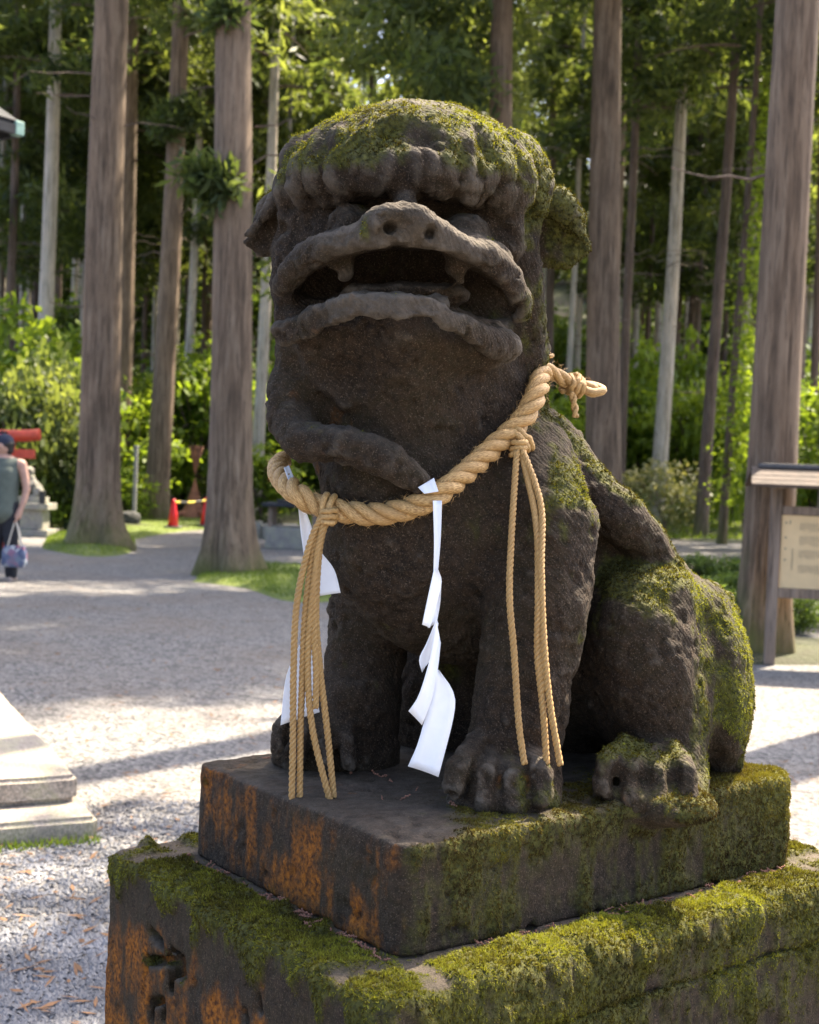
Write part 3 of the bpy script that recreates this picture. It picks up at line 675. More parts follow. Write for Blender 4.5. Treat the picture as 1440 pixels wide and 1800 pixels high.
# ------------------------------------------------------------------ fallen catkins, chips
M_CAT = plain('dry_catkin', (.26, .12, .075), .8, .4, 200)
cm = []
for v in range(3):
    mbk = MB(); g = np.random.default_rng(40 + v)
    for j in range(6):
        c = np.array([(j - 2.5) * .0024, g.normal(0, .0009), .0018 + g.normal(0, .0004)]); r = .0018 * (1 - .1 * abs(j - 2.5))
        P = np.array([[1, 0, 0], [-1, 0, 0], [0, 1, 0], [0, -1, 0], [0, 0, 1], [0, 0, -1]]) * r + c
        mbk.add(P, [(0, 2, 4), (2, 1, 4), (1, 3, 4), (3, 0, 4), (2, 0, 5), (1, 2, 5), (3, 1, 5), (0, 3, 5)])
    me = bpy.data.meshes.new('cedar_catkin'); me.from_pydata(mbk.V, [], mbk.F); me.materials.append(M_CAT); cm.append(me)
pbv = BVHTree.FromPolygons([tuple(v) for v in QV.tolist()], QF.tolist()); plv = BVHTree.FromPolygons([tuple(v) for v in PV.tolist()], PF.tolist())
g = np.random.default_rng(5); spots = []
for i in range(46): spots.append((.384 + .006 + abs(g.normal(0, .012)), g.choice([-.14, .0, .09, .2]) + g.normal(0, .045)))
for i in range(44): spots.append((g.choice([.22, .02, -.04, -.16, -.3]) + g.normal(0, .045), .261 + .006 + abs(g.normal(0, .010))))
for i in range(16): spots.append((.22 + g.normal(0, .07), .02 + g.normal(0, .10)))
for i, (a, b) in enumerate(spots):
    onp = abs(a) < .375 and abs(b) < .25
    loc, nr, _, _ = (plv if onp else pbv).ray_cast(Vector(ab(a, b, 1.2)), Vector((0, 0, -1)))
    if loc is None or (not onp and abs(loc.z - PB) > .03): continue
    o = link('cedar_catkin', cm[i % 3]); o.location = loc + Vector((0, 0, .001)); o.rotation_euler = (0, g.normal(0, .3), g.random() * 6.28); s = .75 + g.random() * .7; o.scale = (s, s, s)
    tag(o, 'tiny reddish dried cedar catkin fallen on the lion plinth', 'catkin', 'fallen catkins round the plinth')

# ------------------------------------------------------------------ ground
def terrain(x, y):
    z = np.maximum(0, y - 37) * .05 + np.maximum(0, y - 52) * .30; return z + .25 * np.sin(x * .21 + 1) * sst(y, 36, 60)
def gravel_mat(name, dark, light, sc, tint):
    m, nt, b = mat(name); co = objco(nt); v = N(nt, 'ShaderNodeTexVoronoi'); v.inputs['Scale'].default_value = sc; nt.links.new(co, v.inputs['Vector'])
    sep = N(nt, 'ShaderNodeSeparateColor'); nt.links.new(v.outputs['Color'], sep.inputs[0])
    c = ramp(nt, sep.outputs[0], [(0, dark), (.6, light), (1, tuple(min(1, x * 1.35) for x in light))])
    c = mixc(nt, ramp(nt, noise(nt, .7, 5, co), [(.42, (0, 0, 0)), (.7, (.55,) * 3)]), c, tint)
    c = mixc(nt, ramp(nt, noise(nt, 9, 4, co), [(.50, (0, 0, 0)), (.70, (.55,) * 3)]), c, tuple(x * .8 for x in dark))
    c = mixc(nt, ramp(nt, noise(nt, 2.6, 6, co, .7), [(.5, (0, 0, 0)), (.72, (.6,) * 3)]), c, tuple(x * 1.15 for x in light))
    nt.links.new(c, b.inputs['Base Color']); b.inputs['Roughness'].default_value = .85
    nb = bump(nt, None, v.outputs['Distance'], 1.0, .012); bump(nt, b, noise(nt, 14, 4, co), .6, .02, nb); return m
M_GRAVEL = gravel_mat('blue_grey_gravel', (.045, .045, .047), (.180, .172, .162), 48, (.165, .13, .098))
gx = np.concatenate([np.linspace(-400, -40, 10), np.linspace(-36, 36, 60), np.linspace(40, 400, 10)]); gy = np.concatenate([np.linspace(-120, -10, 8), np.linspace(-8, 45, 70), np.linspace(50, 420, 12)])
X, Y = np.meshgrid(gx, gy, indexing='ij'); Z = .035 * np.sin(X * .7 + Y * .35) * sst(np.hypot(X, Y - 2), 4, 9) * sst(-Y, -34, -20)
nx, ny = X.shape; I = np.arange(nx * ny).reshape(nx, ny); Fg = np.stack([I[:-1, :-1], I[1:, :-1], I[1:, 1:], I[:-1, 1:]], -1).reshape(-1, 4)
gr = link('ground', mesh_np('ground', np.stack([X, Y, Z], -1).reshape(-1, 3), Fg), M_GRAVEL); gr['kind'] = 'structure'
M_STONE2 = plain('loose_gravel', (.15, .15, .155), .8, .5, 3.0, bmp=.3)
g = np.random.default_rng(12); n = 17000
gp = np.array([ground_at(px, py) for px, py in np.stack([g.uniform(-60, 420, n), 1830 - 420 * g.random(n) ** 1.6], 1)])
r = .0045 + .0075 * g.random(n) ** 2; octv = np.array([[1, 0, 0], [-1, 0, 0], [0, 1, 0], [0, -1, 0], [0, 0, 1], [0, 0, -1]], float)
PV_ = octv[None] * (r[:, None, None] * np.array([1.25, .95, .7]) * (.7 + .6 * g.random((n, 6, 1))))
an = g.random(n) * 6.28; ca, sa = np.cos(an)[:, None], np.sin(an)[:, None]
PV_ = np.stack([PV_[..., 0] * ca - PV_[..., 1] * sa, PV_[..., 0] * sa + PV_[..., 1] * ca, PV_[..., 2] + PV_[..., 0] * g.normal(0, .4, (n, 1))], -1) + gp[:, None, :] + np.array([0, 0, .003])
of = np.array([(0, 2, 4), (2, 1, 4), (1, 3, 4), (3, 0, 4), (2, 0, 5), (1, 2, 5), (3, 1, 5), (0, 3, 5)])
FF = (np.arange(n)[:, None, None] * 6 + of[None]).reshape(-1, 3)
o = link('gravel', mesh_np('gravel', PV_.reshape(-1, 3), FF, False), M_STONE2); tag(o, 'loose grey angular gravel chips strewn over the near ground', 'gravel', kind='stuff')

def floor_mat(name, cols, sc=2.2):
    m, nt, b = mat(name); co = objco(nt); c = ramp(nt, noise(nt, sc, 6, co, .65), [(.32, cols[0]), (.5, cols[1]), (.68, cols[2])])
    nt.links.new(c, b.inputs['Base Color']); b.inputs['Roughness'].default_value = .9; bump(nt, b, noise(nt, 26, 5, co), .8, .05); return m
M_FLOOR = floor_mat('forest_floor', [(.045, .032, .020), (.045, .048, .018), (.075, .085, .024)], .6)
M_TURF = floor_mat('mossy_turf', [(.055, .075, .014), (.11, .15, .022), (.19, .22, .035)], 3)
gx = np.linspace(-75, 75, 220); gy = np.concatenate([np.linspace(9, 50, 150), np.linspace(51, 170, 80)]); X, Y = np.meshgrid(gx, gy, indexing='ij')
edge = np.where(X < 2.2, 31.5 + 1.2 * np.sin(X * .8) + np.where(X < -5, -3.5, 0) + 5 * np.exp(-((X + 2.8) / 1.6) ** 2), 34.5 + .8 * np.sin(X * .6))
mk = sst(Y - edge, -.5, .7); band = sst(X - 2.05 - .1 * np.sin(Y), 0, .5) * sst(Y, 10.2, 10.9) * sst(-Y, -21.5, -20.3)
mk = np.maximum(mk, band); Pn = np.stack([X, Y, 0 * X], -1).reshape(-1, 3)
Z = -.12 + mk * .17 + terrain(X, Y) * (mk > .5) + (fbm(Pn, .6, 3, 5) * .08).reshape(X.shape) * mk
nx, ny = X.shape; I = np.arange(nx * ny).reshape(nx, ny); Fg = np.stack([I[:-1, :-1], I[1:, :-1], I[1:, 1:], I[:-1, 1:]], -1).reshape(-1, 4)
ff = link('hillside', mesh_np('hillside', np.stack([X, Y, Z], -1).reshape(-1, 3), Fg), M_FLOOR); ff['kind'] = 'structure'
FLOOR_BVH = BVHTree.FromPolygons([tuple(v) for v in np.stack([X, Y, Z], -1).reshape(-1, 3).tolist()], Fg.tolist())
def floor_z(x, y):
    l, _, _, _ = FLOOR_BVH.ray_cast(Vector((x, y, 90)), Vector((0, 0, -1))); return max(0.0, l.z if l else 0.0)
def patch(name, poly, z, mat_, n=26):
    """an island of turf with a soft domed profile"""
    c = np.mean(poly, 0); t = spline(np.vstack([poly, poly[:1]]), 49)[:-1]; V = [[c[0], c[1], z]]; F = []; rings = 7
    for k in range(1, rings + 1):
        f = k / rings
        for p in t: q = c + (p - c) * f; V.append([q[0], q[1], z * (1 - f ** 3) + .004 - (.03 if k == rings else 0)])
    for j in range(48): F.append((0, 1 + j, 1 + (j + 1) % 48))
    for k in range(rings - 1):
        for j in range(48): F.append((1 + k * 48 + j, 1 + (k + 1) * 48 + j, 1 + (k + 1) * 48 + (j + 1) % 48, 1 + k * 48 + (j + 1) % 48))
    o = link(name, mesh_np(name, V, F), mat_); o['kind'] = 'structure'; return o, np.array(V), t
gp2 = lambda L: np.array([ground_at(*p)[:2] for p in L])
PATCHES = [patch('turf', gp2([(335, 1020), (430, 1030), (520, 1055), (640, 1040), (600, 1000), (480, 990), (400, 985)]), .05, M_TURF),
           patch('turf', gp2([(70, 965), (160, 978), (235, 965), (225, 940), (150, 935), (90, 940)]), .10, M_TURF),
           patch('turf', gp2([(215, 950), (300, 938), (380, 930), (430, 912), (330, 898), (220, 905), (150, 915)]), .06, M_TURF)]
def blades(name, pts, nrm_len, width, m, seed, label, cat, tone0=.5, spread=.5):
    g = np.random.default_rng(seed); P = np.asarray(pts); k = len(P)
    d = np.stack([g.normal(0, spread, k), g.normal(0, spread, k), np.ones(k)], 1); d /= np.linalg.norm(d, axis=1)[:, None]
    L = nrm_len * (.5 + g.random(k)); s = np.cross(d, g.normal(0, 1, (k, 3))); s /= np.linalg.norm(s, axis=1)[:, None]; s *= width
    V = np.stack([P - s, P + s, P + d * L[:, None]], 1).reshape(-1, 3); me = mesh_np(name, V, np.arange(len(V)).reshape(-1, 3), False)
    t = tone0 + .35 * fbm(P, .9, 3, seed) + g.normal(0, .2, k); fattr(me, 'tone', np.clip(np.repeat(t, 3), 0, 1))
    o = link(name, me, m); tag(o, label, cat, kind='stuff'); return o
M_GRASS = leaf_mat('grass_blades', (.05, .085, .012), (.22, .30, .04), .4)
pts = []
for o, V_, t in PATCHES:
    c = V_[0]; g = np.random.default_rng(3)
    for _ in range(5000):
        ii = g.integers(48); uu = g.random(); p = t[ii] * uu + t[(ii + 1) % 48] * (1 - uu); f = math.sqrt(g.random()) * .97; q = c[:2] + (p - c[:2]) * f; pts.append([q[0], q[1], c[2] * (1 - f ** 3)])
blades('grass', pts, .05, .006, M_GRASS, 61, 'short mossy turf grass round the trunk bases at the court edge', 'grass', .45)
pts = []; g = np.random.default_rng(9)
while len(pts) < 16000:
    x = g.uniform(-3, 15); y = g.uniform(34.6, 50); pts.append([x, y, floor_z(x, y) - .01])
blades('grass', pts, .16, .022, M_GRASS, 62, 'sunlit pale grass strip beyond the shaded path', 'grass', .65)

M_LIT = plain('dry_litter', (.16, .085, .04), .9, .5, 4, bmp=0)
g = np.random.default_rng(55); k = 2600; px_ = g.uniform(-20, 1460, k); py_ = 940 + 860 * g.random(k) ** 1.5
P = np.array([ground_at(a, b, .012) for a, b in zip(px_, py_)]); P[:, 2] += .035 * np.sin(P[:, 0] * .7 + P[:, 1] * .35) * sst(np.hypot(P[:, 0], P[:, 1] - 2), 4, 9); an = g.random(k) * 6.28
d = np.stack([np.cos(an), np.sin(an), g.normal(0, .12, k)], 1); s_ = np.stack([-np.sin(an), np.cos(an), g.normal(0, .2, k)], 1); L = g.uniform(.012, .04, (k, 1)); w = g.uniform(.003, .009, (k, 1))
VV = np.stack([P - d * L, P + s_ * w, P + d * L, P - s_ * w], 1).reshape(-1, 3)
o = link('leaf_litter', mesh_np('leaf_litter', VV, np.arange(len(VV)).reshape(-1, 4), False), M_LIT); tag(o, 'scattered dry brown cedar needles and leaf bits on the gravel', 'leaf litter', kind='stuff')

# ------------------------------------------------------------------ foliage meshes
def leaf_cloud(name, cen, nrm_up, size, m, seed, tone, elong=1.6, flat=.0, wid=.5):
    """cen (n,3) leaf positions: one small quad each"""
    g = np.random.default_rng(seed); k = len(cen)
    d = g.normal(0, 1, (k, 3)); d[:, 2] = d[:, 2] * (1 - flat) - .15; d /= np.linalg.norm(d, axis=1)[:, None]
    up = g.normal(0, 1, (k, 3)) * (1 - flat) + np.array([0, 0, 1.0]) * (nrm_up + flat); s = np.cross(d, up); s /= np.linalg.norm(s, axis=1)[:, None] + 1e-9
    L = (size * (.6 + .8 * g.random(k)))[:, None]; a = cen; t = cen + d * L * elong; mid = cen + d * L * elong * .5
    V = np.stack([a, mid + s * L * wid, t, mid - s * L * wid], 1).reshape(-1, 3); me = mesh_np(name, V, np.arange(len(V)).reshape(-1, 4), False)
    fattr(me, 'tone', np.clip(np.repeat(tone + g.normal(0, .14, k), 4), 0, 1)); me.materials.append(m); return me
M_CEDAR = leaf_mat('cedar_foliage', (.022, .040, .020), (.20, .235, .085), .58, mid=(.090, .122, .046))
M_BROAD = leaf_mat('broad_leaves', (.035, .070, .018), (.19, .27, .055), .5)
M_FRESH = leaf_mat('fresh_leaves', (.075, .13, .018), (.27, .36, .050), .55)
M_PALE = leaf_mat('pale_flowering_leaves', (.10, .14, .04), (.45, .42, .26), .4)
def cedar_crown(name, H, z0, rmax, nb, ncl, seed, leaf=.16, per=30, m=None, bias=None):
    g = np.random.default_rng(seed); C = []; T = []
    for i in range(nb):
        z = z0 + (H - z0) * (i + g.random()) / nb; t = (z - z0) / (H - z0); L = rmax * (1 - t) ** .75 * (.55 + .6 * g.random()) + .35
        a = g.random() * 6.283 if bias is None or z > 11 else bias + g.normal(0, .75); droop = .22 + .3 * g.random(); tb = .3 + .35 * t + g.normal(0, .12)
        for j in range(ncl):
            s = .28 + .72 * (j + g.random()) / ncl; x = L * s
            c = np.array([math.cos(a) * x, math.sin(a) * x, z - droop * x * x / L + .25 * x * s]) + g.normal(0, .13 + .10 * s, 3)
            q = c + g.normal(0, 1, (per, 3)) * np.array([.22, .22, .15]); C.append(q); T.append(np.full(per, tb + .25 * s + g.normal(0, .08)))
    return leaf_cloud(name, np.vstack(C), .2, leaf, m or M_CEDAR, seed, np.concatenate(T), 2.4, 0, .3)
def limbs_mesh(name, H, z0, rmax, nb, seed, m, dead=6, deadz=(3.5, 9)):
    g = np.random.default_rng(seed); mbk = MB()
    for i in range(nb):
        z = z0 + (H - z0) * (i + .5) / nb; t = (z - z0) / (H - z0); L = rmax * (1 - t) ** .75 * .8 + .3; a = g.random() * 6.283
        P = [np.array([math.cos(a) * x, math.sin(a) * x, z - .25 * x * x / L + .1 * x]) for x in np.linspace(.05, L, 5)]; mbk.tube(P, np.linspace(.045, .012, 5), 5)
    for i in range(dead):
        z = g.uniform(*deadz); a = g.random() * 6.283; L = g.uniform(.5, 1.7)
        P = [np.array([math.cos(a) * x, math.sin(a) * x, z + .25 * x - .22 * x * x + g.normal(0, .04)]) for x in np.linspace(.05, L, 6)]; mbk.tube(P, np.linspace(.016, .005, 6), 5)
    me = bpy.data.meshes.new(name); me.from_pydata(mbk.V, [], mbk.F); me.materials.append(m); return me
def bark_mat(name, a, b, c, moss=.0):
    m, nt, bs = mat(name); co = objco(nt, (1, 1, .07)); co2 = objco(nt)
    f = noise(nt, 16, 6, co, .65, .3); gq = noise(nt, 1.1, 4, co2); cc = ramp(nt, f, [(.34, a), (.48, b), (.66, c)])
    cc = mixc(nt, ramp(nt, noise(nt, 3.2, 5, objco(nt, (1, 1, .25)), .7), [(.46, (0, 0, 0)), (.66, (.7,) * 3)]), cc, (c[0] * 1.0, c[1] * .92, c[2] * .85))
    cc = mixc(nt, ramp(nt, noise(nt, 46, 4, objco(nt, (1, 1, .05)), .7), [(.36, (.75,) * 3), (.46, (0, 0, 0))]), cc, tuple(x * .45 for x in a))
    cc = mixc(nt, ramp(nt, gq, [(.4, (0, 0, 0)), (.7, (.5,) * 3)]), cc, tuple(x * .72 for x in b))
    mt = N(nt, 'ShaderNodeMath', operation='MULTIPLY'); nt.links.new(attr(nt, 'moss'), mt.inputs[0]); mt.inputs[1].default_value = .85
    cc = mixc(nt, mt.outputs[0], cc, mixc(nt, noise(nt, 9, 4, co2), (.05, .06, .012), (.15, .16, .03)))
    nt.links.new(cc, bs.inputs['Base Color']); bs.inputs['Roughness'].default_value = .9; bump(nt, bs, f, .9, .03); return m
M_BARK = bark_mat('red_cedar_bark', (.052, .034, .021), (.145, .098, .062), (.27, .20, .138))
M_BARKG = bark_mat('grey_cypress_bark', (.20, .175, .14), (.46, .41, .34), (.66, .60, .51))
M_BARKD = bark_mat('dark_bark', (.05, .034, .026), (.12, .085, .065), (.20, .15, .12))
def trunk_mesh(name, r, H, lean, flare, m, seed, n=26, mossz=1.0):
    g = np.random.default_rng(seed); zs = np.concatenate([np.linspace(-.15, 1.6, 12), np.linspace(2, H, 22)]); th = np.arange(n) * 2 * math.pi / n
    ph = g.random(3) * 6.28; V = []; MM = []
    for z in zs:
        zz = max(z, 0); rr = r * (1 - .62 * (zz / H) ** 1.1) * (1 + flare * math.exp(-zz / .42) + .14 * math.exp(-zz / 2.0))
        lob = 1 + (.16 * np.cos(4 * th + ph[0]) + .12 * np.cos(7 * th + ph[1])) * math.exp(-zz / .55) * min(1, flare * 2) + .02 * np.cos(9 * th + ph[2] + .12 * z) + .012 * g.normal(0, 1, n)
        bx = lean[0] * z + .03 * math.sin(z * .35 + ph[2]); by = lean[1] * z
        V.append(np.stack([bx + rr * lob * np.cos(th), by + rr * lob * np.sin(th), np.full(n, z)], 1)); MM.append(np.clip(math.exp(-zz / mossz) * 1.3 - .2 + .35 * np.cos(th - 2.2) * math.exp(-zz / (2.5 * mossz)) + g.normal(0, .1, n), 0, 1))
    V = np.vstack(V); F = [(i * n + j, i * n + (j + 1) % n, (i + 1) * n + (j + 1) % n, (i + 1) * n + j) for i in range(len(zs) - 1) for j in range(n)]
    me = mesh_np(name, V, F); fattr(me, 'moss', np.concatenate(MM)); me.materials.append(m); return me
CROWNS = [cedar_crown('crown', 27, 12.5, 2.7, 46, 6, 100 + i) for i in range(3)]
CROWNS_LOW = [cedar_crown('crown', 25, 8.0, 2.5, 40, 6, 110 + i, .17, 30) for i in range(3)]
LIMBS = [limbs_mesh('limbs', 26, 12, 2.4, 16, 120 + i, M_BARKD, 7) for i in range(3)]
TREE_N = 0
MARKS = [(-300, 'the pavilion'), (90, 'the pale grey sunlit trunk'), (185, 'the flared cedar'), (300, 'the slimmer cedar'), (405, 'the turf island cedar'), (560, 'the lion mane'), (900, 'the cedar behind the head'), (1068, 'the stout forked cedar'), (1180, 'the pale trunk'), (1262, 'the leaning trunk'), (1350, 'the board cedar'), (1800, 'the forest edge')]
def between(px):
    for (a, n), (b, m) in zip(MARKS[:-1], MARKS[1:]):
        if a <= px < b: return 'between %s and %s' % (n[4:], m[4:])
    return 'at the forest edge'
def tree(base, r, lean, flare, m, label, name='cedar_tree', group=None, crown=None, limbs=True, seed=0, H=27, cs=1.0, tm=None, mossz=1.0, rotc=None):
    global TREE_N
    TREE_N += 1
    e = empty(name, tuple(base)); tag(e, label, 'tree', group)
    t = link('trunk', tm or trunk_mesh('trunk', r, H, lean, flare, m, seed or TREE_N, mossz=mossz), m, e)
    cr = crown if crown is not None else CROWNS[TREE_N % 3]
    c = link('crown', cr, None, e); c.rotation_euler = (-lean[1], lean[0], TREE_N * 1.3 if rotc is None else rotc); c.scale = (cs, cs, H / 27)
    if limbs: l = link('limbs', LIMBS[TREE_N % 3], None, e); l['kind'] = 'stuff'; l.rotation_euler = (-lean[1], lean[0], TREE_N * 2.1)
    return e
def lean_px(bx, by, tx, ty, d):
    a = pix(bx, by, d); b = pix(tx, ty, d); return ((b[0] - a[0]) / (b[2] - a[2]), 0.0)
def ptree(bx, by, tx, wpx, flare, m, label, d=None, **kw):
    """trunk whose foot is seen at (bx, by) and which leaves the picture's top at tx"""
    if d is None: p = ground_at(bx, by); dd = float((p - CAM) @ fwd)
    else: dd = d; p = pix(bx, 838, d); p[2] = floor_z(p[0], p[1]) - .05
    ln = lean_px(bx, by, tx, 0, dd)
    return tree((p[0], p[1], p[2]), pxm(wpx / 2, dd), ln, flare, m, label, **kw)
ptree(168, 962, 205, 70, .75, M_BARK, 'thick cedar with wide mossy flared roots beside the far stone lion', seed=301, mossz=.9)
TI = ptree(402, 1008, 412, 72, .55, M_BARK, 'thick reddish cedar rising from a mossy turf island behind the rope', seed=302, mossz=.35)
TS = ptree(278, 925, 328, 40, .3, M_BARK, 'slimmer cedar standing beside the red traffic cones', d=34, seed=303, mossz=.8)
ptree(1335, 1150, 1400, 82, .3, M_BARK, 'tall reddish cedar right behind the roofed notice board', seed=304, H=30, mossz=.5, crown=cedar_crown('crown', 30, 17, 2.2, 50, 6, 140))
ptree(1066, 925, 1070, 62, .25, M_BARK, 'stout cedar with forked base behind the lion shoulder', d=26, seed=305)
ptree(880, 950, 888, 48, .3, M_BARK, 'cedar behind the lion head with dark low hanging boughs', d=26, seed=306, crown=cedar_crown('crown', 26, 5.6, 4.4, 130, 9, 141, .13, 36, None, 2.85), rotc=0)
ptree(72, 880, 106, 30, .2, M_BARKG, 'pale grey sunlit trunk rising from the bright bushes', d=40, seed=307, name='cypress_tree')
ptree(1158, 880, 1206, 27, .2, M_BARKG, 'pale grey slender trunk beyond the flowering shrub', d=39, seed=308, name='cypress_tree')
ptree(318, 880, 372, 17, .2, M_BARKG, 'thin pale trunk close behind the slimmer cedar', d=44, seed=309, name='cypress_tree')
ptree(1238, 870, 1292, 22, .3, M_BARKD, 'slim leaning dark trunk beside the flowering shrub', d=36, seed=310)
VT = ptree(1276, 890, 1332, 14, .2, M_BARKD, 'thin sunlit trunk wrapped in bright climbing leaves', d=33, seed=311)
ptree(1092, 880, 1122, 18, .2, M_BARKD, 'thin trunk tight beside the stout forked cedar', d=39, seed=312)
ptree(452, 880, 492, 22, .2, M_BARKG, 'slim grey trunk seen beside the lion mane', d=38, seed=313, name='cypress_tree')
def sprig(parent, px, py, d, rad, n, seed):
    g_ = np.random.default_rng(seed); c = pix(px, py, d); C = []
    for _ in range(9): C.append(c + g_.normal(0, .5, 3) * rad * np.array([1, .6, .6]) + g_.normal(0, .28, (n // 9, 3)) * rad)
    C = np.vstack(C); me = leaf_cloud('trunk_sprig', C, .2, .10, M_CEDAR, seed, np.full(len(C), .38), 2.4, 0, .28); o = adopt(link('trunk_sprig', me), parent); o['kind'] = 'stuff'
sprig(TI, 370, 318, 17.35, .36, 1300, 601); sprig(TI, 396, 30, 17.4, .22, 500, 602); sprig(TS, 305, 212, 33.4, .55, 1100, 603); sprig(TS, 330, 190, 33.4, .4, 600, 604)
g = np.random.default_rng(21)
for (bx, tx, w, d, pale) in [(8, 42, 17, 42, 0), (-12, 22, 12, 46, 1), (30, 60, 10, 52, 1), (140, 165, 11, 52, 1), (214, 236, 15, 46, 1), (160, 186, 8, 58, 0), (222, 258, 12, 55, 0), (248, 270, 9, 60, 0), (262, 296, 9, 56, 1), (330, 362, 8, 62, 0),
        (500, 520, 14, 50, 1), (560, 575, 15, 52, 0), (640, 660, 15, 48, 0), (700, 720, 14, 56, 0), (770, 785, 15, 50, 1), (830, 850, 13, 58, 0), (960, 978, 17, 48, 0), (1010, 1030, 12, 55, 1), (1130, 1160, 10, 55, 0), (1195, 1225, 9, 58, 1), (1215, 1250, 12, 50, 0), (1262, 1300, 9, 60, 0), (1425, 1450, 16, 38, 0), (1400, 1432, 12, 50, 0), (1372, 1395, 9, 58, 0)]:
    ptree(bx, 860, tx, w, .2, M_BARKG if pale else M_BARKD, '%s %s trunk on the slope %s' % ('slim' if w > 11 else 'thin', 'pale' if pale else 'dark', between((bx + tx) / 2)), d=d, group='slender trunks on the wooded slope', crown=CROWNS_LOW[int(g.integers(3))])
for i in range(60):
    px = g.uniform(-20, 520) if i < 38 else g.uniform(940, 1460); d = g.uniform(44, 74); pale = i % 3 != 0
    ptree(px, 860, px + g.uniform(14, 44), g.uniform(.20, .36) * FPX / d, .2, M_BARKG if pale else M_BARKD, 'far slender %s trunk %s' % ('pale' if pale else 'dark', between(px + 15)), d=d, group='slender trunks on the wooded slope', crown=CROWNS_LOW[int(g.integers(3))] if i % 2 else CROWNS[int(g.integers(3))])
TM = [trunk_mesh('trunk', .19, 27, (.012 * k, 0), .2, (M_BARKD, M_BARKG, M_BARK)[k % 3], 400 + k, 12) for k in range(4)]
for i in range(62):                                                              # deeper forest
    d = 58 + 75 * g.random() ** 1.1; px = g.uniform(-150, 1590); p = pix(px, 838, d); z = floor_z(p[0], p[1])
    k = int(g.integers(4)); tree((p[0], p[1], z - .1), .2, (.012 * k, 0), .2, (M_BARKD, M_BARKG, M_BARK)[k % 3], 'far forest tree deep on the slope %s' % between(px), group='far forest trees', crown=CROWNS_LOW[int(g.integers(3))], tm=TM[k], limbs=i % 2 == 0, H=27 * g.uniform(.8, 1.1), cs=g.uniform(.9, 1.35))
HIGH = cedar_crown('crown', 28, 18, 2.4, 36, 6, 143)
SLIM = cedar_crown('crown', 26, 13, 1.5, 50, 6, 142)
# cedars added, mostly beyond the picture's sides, so their crowns shade the court
for (x, y, z0) in [(9.8, 27.5, 0), (13.2, 29.5, 0), (16.5, 33, 0), (12, 35, 0), (4.5, 9.6, 1), (-11, 23, 0), (-13, 33, 0), (20, 24, 0), (6.5, 44, 0), (8.5, 25, 0), (6.45, 23.2, 0), (9.6, 23.2, 0), (6.35, 19.4, 0), (8.3, 20.5, 0), (12.5, 25, 0), (-8.5, 38, 0)]:
    tree((x, y, 0), .3, (0, 0), .3, M_BARK, 'tall cedar added at the side of the gravel court to shade it', group='cedars added to shade the court', crown=SLIM if z0 == 1 else HIGH if z0 == 2 else CROWNS[(int(x) + 20) % 3])

# ------------------------------------------------------------------ shrubs
def shrub_mesh(name, n, size, m, seed, layers=False):
    g = np.random.default_rng(seed); C = []; T = []
    for i in range(n // 40):
        u = g.normal(0, 1, 3); u /= np.linalg.norm(u); rr = g.random() ** .4; c = u * rr * np.array([1, 1, .8]) + np.array([0, 0, .85]); c[2] = max(c[2], .06)
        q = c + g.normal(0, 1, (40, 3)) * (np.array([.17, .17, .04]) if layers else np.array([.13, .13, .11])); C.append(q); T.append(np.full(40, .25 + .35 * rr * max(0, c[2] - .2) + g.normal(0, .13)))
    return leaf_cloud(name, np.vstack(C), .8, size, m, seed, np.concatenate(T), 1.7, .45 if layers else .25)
def stems_mesh(seed):
    g = np.random.default_rng(seed); mbk = MB()
    for i in range(9):
        a = g.random() * 6.28; L = g.uniform(.5, .9); P = [np.array([math.cos(a) * x * x * L, math.sin(a) * x * x * L, x * 1.3]) for x in np.linspace(0, 1, 6)]; mbk.tube(P, np.linspace(.025, .006, 6), 5)
    me = bpy.data.meshes.new('stems'); me.from_pydata(mbk.V, [], mbk.F); me.materials.append(M_BARKD); return me
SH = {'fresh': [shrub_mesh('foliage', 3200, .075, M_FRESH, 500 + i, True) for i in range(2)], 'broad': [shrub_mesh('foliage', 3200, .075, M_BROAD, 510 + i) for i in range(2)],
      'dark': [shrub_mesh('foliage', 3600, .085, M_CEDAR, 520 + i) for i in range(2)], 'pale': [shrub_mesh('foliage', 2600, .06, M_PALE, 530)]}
STEMS = [stems_mesh(540 + i) for i in range(2)]; NSH = 0
def shrub(px, d, kind, w, h, label, group, z=None):
    global NSH
    NSH += 1; p = pix(px, 838, d); e = empty('leafy_shrub', (p[0], p[1], floor_z(p[0], p[1]) if z is None else z)); tag(e, label, 'shrub', group)
    f = link('foliage', SH[kind][NSH % len(SH[kind])], None, e); s = link('stems', STEMS[NSH % 2], None, e)
    for o in (f, s): o.rotation_euler.z = NSH * 1.7; o.scale = (w, w, h)
    return e
for (px, d, w, h) in [(45, 27, 1.1, 2.1), (105, 29, 1.0, 2.3), (128, 27, .7, 1.6), (-20, 28, 1.2, 1.8)]: shrub(px, d, 'dark', w, h, 'dark evergreen bush behind the far stone lion', 'dark evergreen bushes', 0)
shrub(1172, 37, 'pale', 1.2, 1.25, 'pale flowering azalea bush in front of the leaning trunk', None)
